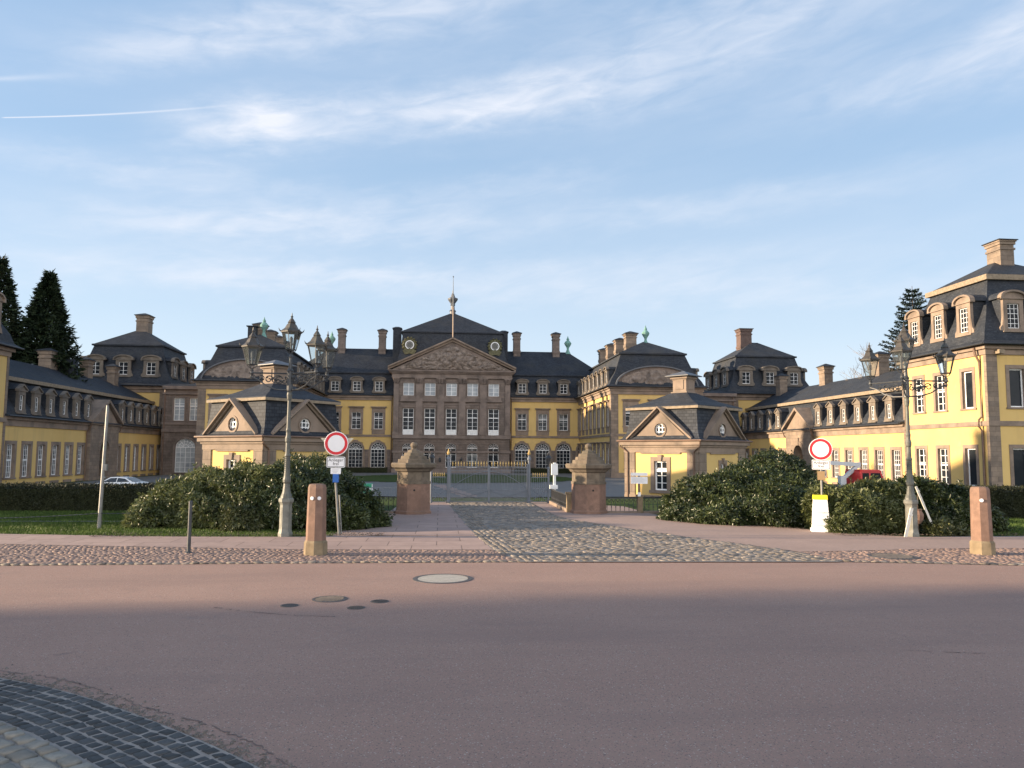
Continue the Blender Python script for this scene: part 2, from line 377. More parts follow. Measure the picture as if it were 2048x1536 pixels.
# ------------------------------------------------------------------ walls, windows, dormers
RZ = {'S': 0, 'E': math.pi/2, 'W': -math.pi/2, 'N': math.pi}
def face_T(face, pos):
    if face in 'SN': return Matrix.Translation((0, pos, 0)) @ Matrix.Rotation(RZ[face], 4, 'Z')
    return Matrix.Translation((pos, 0, 0)) @ Matrix.Rotation(RZ[face], 4, 'Z')
def along(face, c):                      # world coordinate along the wall -> local x
    return c if face in 'SE' else -c
def at(face, pos, c, z):                 # world point on the wall
    return (c, pos, z) if face in 'SN' else (pos, c, z)
def arch_pts(w, h, rise, n=14):
    hs = h-rise
    return [(-w/2*math.cos(math.pi*k/n), hs+rise*math.sin(math.pi*k/n)) for k in range(n+1)]
def wall_face(mb, face, pos, c0, c1, z0, z1, ops):
    """one wall with openings (centre, sill z, width, height, arch rise)"""
    old = mb.T; T = face_T(face, pos); mb.T = (old @ T) if old else T
    a, b = sorted((along(face, c0), along(face, c1)))
    o2 = [(along(face, o[0]), o[1], o[2], o[3], o[4] if len(o) > 4 else 0) for o in ops]
    xs = sorted({a, b, *[round(o[0]-o[2]/2, 4) for o in o2], *[round(o[0]+o[2]/2, 4) for o in o2]})
    zs = sorted({z0, z1, *[round(o[1], 4) for o in o2], *[round(o[1]+o[3], 4) for o in o2]})
    xs = [x for x in xs if a <= x <= b]; zs = [z for z in zs if z0 <= z <= z1]
    for k in range(len(zs)-1):
        run = None
        for i in range(len(xs)-1):
            xm, zm = (xs[i]+xs[i+1])/2, (zs[k]+zs[k+1])/2
            hole = any(abs(xm-o[0]) < o[2]/2 and o[1] < zm < o[1]+o[3] for o in o2)
            if not hole and run is None: run = xs[i]
            if run is not None and (hole or i == len(xs)-2):
                e = xs[i] if hole else xs[i+1]
                mb.poly([(run, 0, zs[k]), (e, 0, zs[k]), (e, 0, zs[k+1]), (run, 0, zs[k+1])]); run = None
    for xc, zs_, w, h, r in o2:
        if r:
            ap = arch_pts(w, h, r)
            for p, q in zip(ap, ap[1:]):
                mb.poly([(xc+p[0], 0, zs_+p[1]), (xc+q[0], 0, zs_+q[1]), (xc+q[0], 0, zs_+h), (xc+p[0], 0, zs_+h)])
    mb.T = old
WT = {}
def window_type(key, w, h, arch=0, sur=.3, proud=.07, reveal=.26, cols=2, rows=4, transom=None, fw=.08, mw=.035, head=0, keyst=False, sill=True, apron=0, stone='stone', pane='pane', solid=0, fan=7, mull=.08):
    m = MB()
    inn = ([(-w/2, 0)] + arch_pts(w, h, arch) + [(w/2, 0)]) if arch else [(-w/2, 0), (-w/2, h), (w/2, h), (w/2, 0)]
    if arch: out = [(-w/2-sur, 0)] + [(p[0]*(w+2*sur)/w, (h-arch)+(p[1]-(h-arch))*(arch+sur)/arch) for p in arch_pts(w, h, arch)] + [(w/2+sur, 0)]
    else: out = [(-w/2-sur, 0), (-w/2-sur, h+sur), (w/2+sur, h+sur), (w/2+sur, 0)]
    for k in range(len(inn)-1):
        a, b, c, d = inn[k], inn[k+1], out[k+1], out[k]
        m.poly([(d[0], -proud, d[1]), (a[0], -proud, a[1]), (b[0], -proud, b[1]), (c[0], -proud, c[1])])
        m.poly([(a[0], -proud, a[1]), (a[0], reveal, a[1]), (b[0], reveal, b[1]), (b[0], -proud, b[1])])
        m.poly([(d[0], -proud, d[1]), (c[0], -proud, c[1]), (c[0], .03, c[1]), (d[0], .03, d[1])])
    if sill: m.box(-w/2-sur-.06, w/2+sur+.06, -proud-.08, reveal, -.16, .0)
    else: m.box(-w/2-sur, w/2+sur, -proud, reveal, -.12, 0)
    if apron: m.box(-w/2-sur+.04, w/2+sur-.04, -proud+.02, .02, -apron, -.16)
    if head:
        z = h+sur
        m.box(-w/2-sur+.02, w/2+sur-.02, -proud-.01, .02, z, z+head*.55)
        m.box(-w/2-sur-.12, w/2+sur+.12, -proud-.2, .02, z+head*.55, z+head*.8)
        m.box(-w/2-sur-.2, w/2+sur+.2, -proud-.36, .02, z+head*.8, z+head)
    if keyst:
        kw = w*.13
        m.prism([(-kw*.8, h-.02), (kw*.8, h-.02), (kw*1.35, h+sur+.12), (-kw*1.35, h+sur+.12)], -proud-.07, .02)
    f = MB(); y0, y1 = reveal-.1, reveal-.03
    cen = (0, h*.45)
    def shrink(p, d):
        if arch and p[1] > h-arch-1e-6:
            return (p[0]*(w-2*d)/w, (h-arch)+(p[1]-(h-arch))*(arch-d)/arch)
        return (p[0]-math.copysign(d, p[0]), min(max(p[1], d), h-d))
    inn2 = inn + [inn[0]]
    for k in range(len(inn2)-1):
        a, b = inn2[k], inn2[k+1]; c, d = shrink(b, fw), shrink(a, fw)
        f.poly([(a[0], y0, a[1]), (b[0], y0, b[1]), (c[0], y0, c[1]), (d[0], y0, d[1])][::-1])
        f.poly([(d[0], y0, d[1]), (c[0], y0, c[1]), (c[0], y1, c[1]), (d[0], y1, d[1])])
    hs = h-arch
    def bar(x0, x1, z0, z1, dy=0): f.box(x0, x1, y0+.012-dy, y1+.01, z0, z1)
    for k in range(1, cols):
        x = -w/2+w*k/cols; t = mull/2 if (cols % 2 == 0 and k == cols//2) else mw/2
        bar(x-t, x+t, .02, hs, .01 if t > mw/2 else 0)
    for k in range(1, rows):
        z = hs*k/rows; bar(-w/2+.02, w/2-.02, z-mw/2, z+mw/2)
    if transom: bar(-w/2+.02, w/2-.02, transom-.07, transom+.07, .03)
    if arch:
        bar(-w/2+.02, w/2-.02, hs-.07, hs+.07, .03)
        for k in range(1, fan):
            a = math.pi*k/fan; ca, sa = math.cos(a), math.sin(a)
            p0 = (ca*w*.1, hs+sa*arch*.2); p1 = (ca*(w/2-.03), hs+sa*(arch-.03))
            nx, nz = -(p1[1]-p0[1]), p1[0]-p0[0]; l = math.hypot(nx, nz); nx *= mw*.55/l; nz *= mw*.55/l
            f.prism([(p0[0]-nx, p0[1]-nz), (p0[0]+nx, p0[1]+nz), (p1[0]+nx, p1[1]+nz), (p1[0]-nx, p1[1]-nz)][::-1], y0+.015, y1+.01)
        for s_ in (.3, .68):
            ap = [(w/2*s_*math.cos(math.pi*k/10), hs+arch*s_*math.sin(math.pi*k/10)) for k in range(11)]
            for p, q in zip(ap, ap[1:]):
                nx, nz = p[0], p[1]-hs; l = math.hypot(nx, nz) or 1; nx *= mw*.5/l; nz *= mw*.5/l
                f.prism([(p[0]-nx, p[1]-nz), (p[0]+nx, p[1]+nz), (q[0]+nx, q[1]+nz), (q[0]-nx, q[1]-nz)], y0+.016, y1+.009)
    if solid: bar(-w/2+.02, w/2-.02, 0, solid, .02)
    g = MB(); g.poly([(p[0], reveal-.05, p[1]) for p in inn][::-1])
    WT[key] = (m.mesh('window', stone), f.mesh('frame', 'white'), g.mesh('pane', pane), (w, h, arch))
def inst(meshes, names, parent, loc, rz, label=None):
    """a part (first mesh) and its sub-parts, copied from shared mesh data"""
    inv = WM[parent.name].inverted()
    root = bpy.data.objects.new(names[0], meshes[0]); COL.objects.link(root); root.parent = parent
    M = inv @ Matrix.Translation(Vector(loc)) @ Matrix.Rotation(rz, 4, 'Z')
    root.location = M.translation; root.rotation_euler = (0, 0, M.to_euler().z)
    for me, n in zip(meshes[1:], names[1:]):
        c = bpy.data.objects.new(n, me); COL.objects.link(c); c.parent = root
    if label: root['label'] = label
    return root
def put_windows(parent, face, pos, lst):
    """lst: (type, centre, sill) -> windows on the wall, returns its openings"""
    ops = []
    for t, c, z in lst:
        w, h, a = WT[t][3]
        inst(WT[t][:3], ('window', 'frame', 'pane'), parent, at(face, pos, c, z), RZ[face])
        ops.append((c, z, w, h, a))
    return ops
DT = {}
def dormer_type(key, w, h, jamb, kind, hoodw, rise, lintel, depth, cols=2, rows=4, pane='pane', stone='stone', scroll=.35):
    m = MB(); W = w/2+jamb; top = h+lintel
    m.box(-W, -w/2, 0, .3, -.25, top); m.box(w/2, W, 0, .3, -.25, top)
    m.box(-w/2, w/2, 0, .3, h, top); m.box(-w/2, w/2, -.03, .3, -.25, 0)
    m.box(-W-.12, W+.12, -.12, .3, -.37, -.25)
    for s_ in (-1, 1):                                      # scrolls at the feet
        p = [(s_*W, -.25), (s_*(W+scroll), -.25), (s_*(W+scroll*.95), .05), (s_*(W+scroll*.35), .3), (s_*W, h*.55)]
        m.prism(p if s_ > 0 else p[::-1], .04, .26)
    hw = hoodw/2
    def seg(hw_, rise_, z0, n=10): return [(hw_*math.cos(math.pi*k/n)*1.0, z0+rise_*math.sin(math.pi*k/n)**.85) for k in range(n+1)]
    if kind == 'seg':
        m.prism(seg(hw*.88, rise*.82, top), .02, .3)
        o, i = seg(hw, rise, top), seg(hw*.84, rise*.76, top)
        for k in range(10):
            m.prism([i[k], o[k], o[k+1], i[k+1]], -.2, .3)
        m.box(-hw, hw, -.12, .3, top-.1, top)
        m.box(-hw, -hw+.3, -.2, .3, top-.12, top+.06); m.box(hw-.3, hw, -.2, .3, top-.12, top+.06)
        body = [(-W, -.3), (W, -.3), (W, top)] + seg(hw*.97, rise*1.04, top) + [(-W, top)]
    else:
        m.prism([(-hw*.85, top), (hw*.85, top), (0, top+rise*.85)], .02, .3)
        for s_ in (-1, 1):
            p = [(s_*hw, top), (s_*hw, top+.12), (0, top+rise+.1), (0, top+rise-.06)]
            m.prism(p if s_ < 0 else p[::-1], -.14, .3)
        m.box(-hw, hw, -.1, .3, top-.12, top)
        body = [(-W, -.3), (W, -.3), (W, top), (hw*.97, top+.06), (0, top+rise+.12), (-hw*.97, top+.06), (-W, top)]
    r = MB(); r.prism(body, .3, depth)
    f = MB(); y0, y1 = .16, .22
    f.box(-w/2, -w/2+.07, y0, y1, 0, h); f.box(w/2-.07, w/2, y0, y1, 0, h); f.box(-w/2+.07, w/2-.07, y0, y1, 0, .08); f.box(-w/2+.07, w/2-.07, y0, y1, h-.07, h)
    for k in range(1, cols):
        x = -w/2+w*k/cols; t = .03 if cols == 2 else .018
        f.box(x-t, x+t, y0+.01, y1, .08, h-.07)
    for k in range(1, rows):
        z = h*k/rows; f.box(-w/2+.07, w/2-.07, y0+.013, y1, z-.02, z+.02)
    g = MB(); g.poly([(-w/2, .2, 0), (w/2, .2, 0), (w/2, .2, h), (-w/2, .2, h)])
    DT[key] = (m.mesh('dormer', stone), r.mesh('dormer_roof', 'slate'), f.mesh('frame', 'white'), g.mesh('pane', pane))
def put_dormers(parent, face, pos, lst):
    for t, c, z in lst:
        inst(DT[t], ('dormer', 'dormer_roof', 'frame', 'pane'), parent, at(face, pos, c, z), RZ[face])
def chimney(parent, x, y, z0, z1, a, b, mat='ashlar', hat=True, hatmat='slate', flat=False):
    m = MB(); h = z1-z0
    m.box(x-a, x+a, y-b, y+b, z0-2.5, z1)
    m.box(x-a-.08, x+a+.08, y-b-.08, y+b+.08, z0-.2, z0+.25)
    m.box(x-a-.1, x+a+.1, y-b-.1, y+b+.1, z1-h*.32, z1-h*.25)
    m.box(x-a-.12, x+a+.12, y-b-.12, y+b+.12, z1-h*.13, z1-.08)
    m.box(x-a-.2, x+a+.2, y-b-.2, y+b+.2, z1-.08, z1+.06)
    c = m.build('chimney', mat, parent)
    if hat:
        k = MB()
        k.frustum(x, y, z1+.06, a+.32, b+.32, z1+.14, a+.3, b+.3)
        if not flat: k.frustum(x, y, z1+.14, a+.3, b+.3, z1+.55, a*.15, b*.15)
        inv = WM[parent.name].inverted(); k.v = [inv @ p for p in k.v]
        k.build('chimney_cap', hatmat, c, local=True)
    return c
def quoins(P, x0, x1, y0, y1, z0, z1, w=.9, p=.07, wy=None):
    for cx, sx in ((x0, 1), (x1, -1)):
        for cy, sy in ((y0, 1), (y1, -1)):
            xa, xb = sorted((cx-sx*p, cx+sx*w)); ya, yb = sorted((cy-sy*p, cy+sy*(wy or w)))
            m = MB(); m.box(xa, xb, ya, yb, z0, z1); m.build('quoin', 'ashlar', P)
def mansard(x, e, b, r, w, over=.75, flare=1.):
    """profile of a mansard roof: eave z, break z + inset, ridge z + half width"""
    H = b-e; i = x
    return [(-over, e), (-over, e+.12), (-over+.55*flare, e+H*.07), (-.02*flare, e+H*.2), (i*.38, e+H*.42), (i*.68, e+H*.68), (i, b), (i-.28, b+.02), (i-.28, b+.26), (i, b+.34), (w, r)]

# window and dormer kinds -------------------------------------------------
window_type('arch_small', 1.85, 4.3, .85, .12, .05, .3, 2, 3, None, fw=.07, mw=.038, stone='brownp', fan=6)
window_type('arch_big', 2.5, 4.45, 1.2, .32, .09, .3, 4, 5, None, fw=.07, mw=.036, mull=.06, stone='stone', keyst=True, fan=7)
window_type('arch_gallery', 2.95, 5.1, 1.3, .3, .08, .3, 4, 5, None, mw=.05, stone='brownp', pane='panec', fan=7)
window_type('tall', 1.9, 4.7, 0, .12, .06, .25, 2, 6, 3.1, mw=.036, stone='brownp', solid=.9)
window_type('square', 1.9, 2.25, 0, .12, .06, .25, 2, 3, None, mw=.05, stone='brownp', pane='panec', apron=.0)
window_type('palace', 1.6, 3.0, 0, .42, .08, .25, 2, 4, 1.95, fw=.07, mw=.034, mull=.06, head=.62, apron=.95)
window_type('wing_up', 1.4, 3.0, 0, .38, .08, .25, 2, 4, 1.95, mw=.045, head=.62, apron=.95)
window_type('wing_down', 1.4, 3.1, 0, .38, .08, .25, 2, 5, 2.1, mw=.045, head=.55, apron=.9)
window_type('gallery_up', 1.55, 3.45, 0, .22, .06, .25, 2, 4, 2.2, mw=.045, stone='brownp', pane='panec')
window_type('stable', 1.45, 3.35, 0, .36, .05, .34, 4, 6, 1.75, mw=.035, mull=.045)
window_type('stable_plain', 1.2, 3.35, 0, .36, .05, .34, 2, 3, 1.75, mw=.04, mull=.1, pane='panec')
window_type('basement', 1.35, .95, 0, .3, .07, .2, 2, 1, None, sill=False)
window_type('pav_bars', 1.5, 3.5, 0, .34, .05, .34, 3, 5, 1.9, mw=.05, mull=.09)
window_type('pav_cross', 1.45, 3.5, 0, .34, .05, .34, 2, 5, 1.9, mw=.05, mull=.1)
window_type('pav_plain', 1.45, 3.5, 0, .34, .05, .34, 1, 1, None, fw=.12)
window_type('guard', .86, 1.66, 0, .24, .05, .2, 2, 4, 1.12, mw=.032, keyst=True, stone='stone', mull=.05)
window_type('guard_small', .5, .95, 0, .2, .05, .2, 2, 2, None, mw=.032, keyst=True, stone='stone', mull=.04)
dormer_type('palace', 1.35, 1.75, .3, 'seg', 2.5, .58, .3, 2.6, 2, 3, stone='dstone', scroll=.3)
dormer_type('wing', 1.1, 1.7, .36, 'seg', 2.2, .5, .35, 2.4, 2, 3, stone='dstone')
dormer_type('tower', 1.35, 1.95, .45, 'seg', 3.1, .75, .4, 3.2, 2, 3, stone='dstone')
dormer_type('pavilion', 1.2, 2.3, .38, 'seg', 2.6, .75, .5, 3.2, 3, 5, stone='stone')
dormer_type('stable', .75, 1.55, .3, 'ped', 1.75, .56, .5, 2.4, 2, 3, stone='dstone', scroll=.28)

# ------------------------------------------------------------------ the palace (corps de logis)
def downpipe(parent, pts, r=.09, name='downpipe'):
    m = MB(); m.tube(pts, r, 7); return m.build(name, 'pipe', parent)
def gutter(P, x0, x1, y0, y1, z, over, r=.09):
    m = MB(); o = over+.04
    m.tube([(x0-o, y0-o, z), (x1+o, y0-o, z), (x1+o, y1+o, z), (x0-o, y1+o, z), (x0-o, y0-o, z)], r, 6); m.build('gutter', 'iron', P)
def make_palace():
    P = thing('palace', 'yellow and brown main palace with carved central pediment and clocks, facing the gate', 'palace', (.4, 140, -1.6))
    zg = -1.7; X0, X1, Y0, Y1 = -30.5, 31., 140., 156.
    bays = [-24.4, -20.55, -16.7, -12.75, 13.2, 17.0, 20.85, 24.7]
    ops = put_windows(P, 'S', Y0, [('palace', b, 6.15) for b in bays] + [('arch_big', b, -.7) for b in bays])
    w = MB(); wall_face(w, 'S', Y0, X0, -10.1, zg, 12.2, ops); wall_face(w, 'S', Y0, 10.9, X1, zg, 12.2, ops)
    wall_face(w, 'E', X1, Y0, Y1, zg, 12.2, []); wall_face(w, 'W', X0, Y0, Y1, zg, 12.2, []); wall_face(w, 'N', Y1, X0, X1, zg, 12.2, [])
    w.build('wall', 'yellow', P)
    # stone ground floor zone between the arches, string course, plinth, eaves cornice
    for a0, a1 in ((X0, -10.1), (10.9, X1)):
        b = MB()
        bb = [q for q in bays if a0 < q < a1]; edges = [a0]
        for q in bb: edges += [q-1.6, q+1.6]
        edges.append(a1)
        for k in range(0, len(edges), 2):
            if edges[k+1] > edges[k]: b.box(edges[k], edges[k+1], Y0-.05, Y0+.1, zg, 2.15)
            if edges[k+1] > edges[k]: b.box(edges[k], edges[k+1], Y0-.12, Y0+.1, 2.15, 2.5)
        b.box(a0, a1, Y0-.18, Y0+.1, -1.7, -.95)
        b.build('ground_storey_facing', 'brown', P)
    b = MB()
    for a0, a1 in ((X0, -10.1), (10.9, X1)): b.box(a0, a1, Y0-.16, Y0+.1, 4.75, 5.15)
    b.build('string_course', 'stone', P)
    b = MB()
    for a0, a1 in ((X0, -10.3), (11.1, X1)):
        b.box(a0, a1, Y0-.25, Y0+.1, 11.35, 11.8); b.box(a0, a1, Y0-.5, Y0+.1, 11.8, 12.15)
    b.build('cornice', 'stone', P)
    rf = MB(); rf.ringroof(X0, X1, Y0, Y1, mansard(2.0, 12.15, 16.3, 21.7, 8.0)); rf.build('roof', 'slate', P)
    put_dormers(P, 'S', Y0-.28, [('palace', q, 12.95) for q in bays])
    # central risalit
    YR = 138.6; rb = [-7.4, -3.58, .27, 4.07, 7.88]
    ops = put_windows(P, 'S', YR, [('arch_small', q, -.65) for q in rb] + [('tall', q, 5.15) for q in rb] + [('square', q, 12.2) for q in rb])
    w = MB(); wall_face(w, 'S', YR, -10.1, 10.9, zg, 15.6, ops)
    w.box(-10.1, -10.0, YR, Y0+.5, zg, 15.6); w.box(10.8, 10.9, YR, Y0+.5, zg, 15.6)
    w.build('risalit_wall', 'brown', P)
    pil = [-9.6, -5.5, -1.65, 2.17, 5.98, 10.4]
    for q in pil:
        m = MB(); hw = .62 if abs(q) < 9 else .45
        m.box(q-hw, q+hw, YR-.28, YR+.02, 5.2, 14.3); m.box(q-hw-.12, q+hw+.12, YR-.38, YR+.02, 5.15, 5.75)
        for k in range(5):
            a = hw*.95+.06*k; z = 14.3+.2*k
            m.box(q-a, q+a, YR-.3-.045*k, YR+.02, z, z+.2 if k < 4 else z+.24)
            for s_ in (-.7, 0, .7): m.lathe([(.05, z), (.14, z+.08), (.05, z+.17)], 6, q+s_*a, YR-.36-.045*k)
        m.build('pilaster', 'brownp', P)
    m = MB()
    for q in rb:
        m.box(q-1.35, q+1.35, YR-.2, YR+.02, 11.35, 12.05); m.box(q-1.5, q+1.5, YR-.34, YR+.02, 11.1, 11.35)
        m.box(q-1.2, q+1.2, YR-.12, YR+.02, 10.05, 10.5); m.box(q-1.35, q+1.35, YR-.24, YR+.02, 10.5, 10.68)
    m.build('window_panels', 'brownp', P)
    for q in rb:                                                   # little white balustrades of the french windows
        m = MB(); m.box(q-.92, q+.92, YR-.02, YR+.06, 5.95, 6.1)
        for k in range(9): m.box(q-.88+k*.22-.05, q-.88+k*.22+.05, YR-.0, YR+.05, 5.2, 5.95)
        m.build('balustrade', 'white', P)
    m = MB(); m.box(-10.2, 11.0, YR-.3, YR+.02, 4.5, 5.15); m.box(-10.2, 11.0, YR-.2, YR+.02, 1.95, 2.3); m.box(-10.25, 11.05, YR-.3, YR+.02, zg, -.9)
    for k in range(9): m.box(-10.15, 10.95, YR-.07, YR+.02, 2.45+k*.22, 2.45+k*.22+.03)
    m.build('base_mouldings', 'brownp', P)
    m = MB()
    for z0, z1, o in ((15.35, 15.6, .36), (15.6, 16.1, .3), (16.1, 16.3, .55), (16.3, 16.5, .8), (16.5, 16.72, 1.0)):
        m.box(-10.1-o*.9, 10.9+o*.9, YR-o, Y0+1, z0, z1)
    m.build('entablature', 'brownp', P)
    # pediment: tympanum with carved relief, raking cornices
    ax, az, ay = .35, 22.55, YR
    m = MB(); m.prism([(-10.6, 16.72), (11.3, 16.72), (ax, az-.5)], ay-.2, Y0+3); m.build('tympanum', 'brownp', P)
    m = MB()
    for s_, xe in ((-1, -11.15), (1, 11.85)):
        for d0, d1, o in ((-.1, .32, .55), (.32, .62, 1.05)):
            p = [(xe, 16.72+d0*.9+.1), (xe, 16.72+d1*.9+.1), (ax, az-.45+d1), (ax, az-.45+d0)]
            m.prism(p if s_ < 0 else p[::-1], ay-o, Y0+3)
    m.build('raking_cornice', 'stone', P)
    m = MB(); n, q = 130, 44
    gx = np.linspace(-9.2, 9.9, n); idx = {}
    def hgt(x, z):
        v = .55*abs(mnoise.noise(Vector((x*.75, z*.95, 3.1)))) + .3*abs(mnoise.noise(Vector((x*1.7, z*1.9, 7.7)))) + .15*abs(mnoise.noise(Vector((x*3.6, z*3.6, 1.2))))
        for cx, cz, r1, r2, a in ((-.55, 18.8, 1.25, 1.45, .42), (1.35, 18.8, 1.25, 1.45, .42), (.4, 20.6, 1.1, .55, .3), (-3.4, 18.3, .8, 1.2, .25), (4.2, 18.4, .8, 1.2, .25), (-6.2, 17.6, 1.3, .55, .2), (7, 17.6, 1.3, .55, .2)):
            d = ((x-cx)/r1)**2+((z-cz)/r2)**2
            if d < 1: v += a*(1-d)**.5
            elif d < 1.35: v += a*.7*(1.35-d)/.35
        return v*1.25
    for i in range(n):
        for j in range(q):
            x = gx[i]; zt = 16.85+(az-1.15-16.85)*(1-abs(x-ax)/10.2); z = 16.8+(zt-16.8)*j/(q-1)
            e = min(1, j/2, (q-1-j)/2)
            idx[i, j] = len(m.v); m.v.append(Vector((x, ay-.18-hgt(x, z)*e, z)))
    for i in range(n-1):
        for j in range(q-1): m.f.append([idx[i, j], idx[i+1, j], idx[i+1, j+1], idx[i, j+1]])
    m.build('relief', 'relief', P, smooth=True)
    # central roof with clocks
    m = MB(); m.ringroof(-10.2, 11.0, 139.4, 156, [(-.6, 16.75), (.1, 17.3), (.55, 18.4), (.95, 20), (1.25, 21.8), (1.45, 23.9), (1.15, 23.92), (1.15, 24.15), (1.45, 24.25), (10.6, 29.0)]); m.build('central_roof', 'slate', P)
    for q in (-7.45, 8.15):
        m = MB(); Tc = Matrix.Translation((q, 140.35, 21.55)) @ Matrix.Rotation(R(90), 4, 'X'); m.T = Tc
        m.lathe([(1.28, -.9), (1.28, .0), (1.16, .1), (.95, .1), (.9, .02)], 24)
        m.T = None
        for k in range(14):
            a = 2*math.pi*k/14; m.lathe([(.06, -.2), (.26, 0), (.06, .2)], 7, q+1.22*math.cos(a), 140.3)
            for p in range(-21, 0): m.v[p] = m.v[p]+Vector((0, 0, 21.55+1.32*math.sin(a)))
        m.prism([(q-1.25, 20.5), (q-.8, 19.75), (q, 19.95), (q+.8, 19.75), (q+1.25, 20.5), (q, 20.9)], 140.1, 141)
        c = m.build('clock', 'clockgreen', P)
        m = MB(Tc); m.lathe([(.66, .1), (.66, .18), (.8, .18), (.8, .1)][::-1], 28, cap=False)
        for k in range(12):
            a = 2*math.pi*k/12; m.box(.5*math.cos(a)-.03, .5*math.cos(a)+.03, .5*math.sin(a)-.03, .5*math.sin(a)+.03, .1, .14)
        inv = WM[P.name].inverted(); m.v = [inv @ p for p in m.v]; m.build('clock_ring', 'signwhite', c, local=True)
        m = MB(Tc); m.lathe([(.02, .03), (.66, .05)], 24); m.box(-.025, .025, 0, .5, .08, .1); m.box(0, .34, -.03, .03, .08, .1)
        m.v = [inv @ p for p in m.v]; m.build('clock_face', 'clockdark', c, local=True)
    m = MB(); m.lathe([(.55, 28.3), (.55, 29.2), (.7, 29.3), (.4, 29.6), (.35, 30.3), (.5, 30.5), (.4, 30.7), (.95, 31.5), (1.0, 31.75), (.45, 32.0), (.3, 32.5), (.12, 32.9), (.1, 33.3)], 12, .4, 147.7); m.build('roof_finial', 'lead', P)
    m = MB(); m.tube([(.38, 138.4, 22.0), (.35, 138.4, 28.4)], .11, 8); m.build('flagpole', 'flagwood', P)
    m = MB(); m.tube([(.35, 138.4, 28.4), (.3, 138.4, 34)], [.1, .03], 8); m.lathe([(.05, 33.8), (.14, 33.95), (.02, 34.1)], 8, .3, 138.4); m.build('flagpole_top', 'metalp', P)
    for x in (-20.5, -12.9, 12.85, 20.5): chimney(P, x, 147.3, 21.5, 25.0, .66, .66, 'brown')
    for x, zt in ((-9.9, 24.9), (10.0, 24.6)):
        m = MB(); m.box(x-.75, x+.75, 143, 144.6, 18, zt); m.frustum(x, 143.8, zt, .9, .95, zt+.14, .9, .95); m.frustum(x, 143.8, zt+.14, .9, .95, zt+.45, .3, .3); m.build('slate_chimney', 'slate', P)
    for x in (-22.5, 23.0):
        m = MB(); finial(m, x, 148, 21.7, 1.25); m.build('copper_finial', 'copper', P)
    downpipe(P, [(-10.4, 139.75, 11.9), (-10.4, 139.85, -1.5)]); downpipe(P, [(11.2, 139.75, 11.9), (11.2, 139.85, -1.5)])
    # wall lanterns by the doors
    for x in (-1.65, 2.17):
        m = MB(); m.tube([(x, YR, .9), (x, YR-.4, 1.0)], .04, 6); m.lathe([(.08, .3), (.16, .45), (.2, .9), (.06, 1.15)], 6, x, YR-.4); m.build('wall_lantern', 'iron', P)
    return P
def finial(m, x, y, z, s):
    m.lathe([(.5*s, z-.4), (.3*s, z+.1), (.16*s, z+.5*s), (.22*s, z+.75*s), (.5*s, z+1.2*s), (.58*s, z+1.45*s), (.34*s, z+1.75*s), (.18*s, z+1.9*s), (.24*s, z+2.05*s), (.1*s, z+2.3*s), (.02*s, z+2.6*s)], 10, x, y)

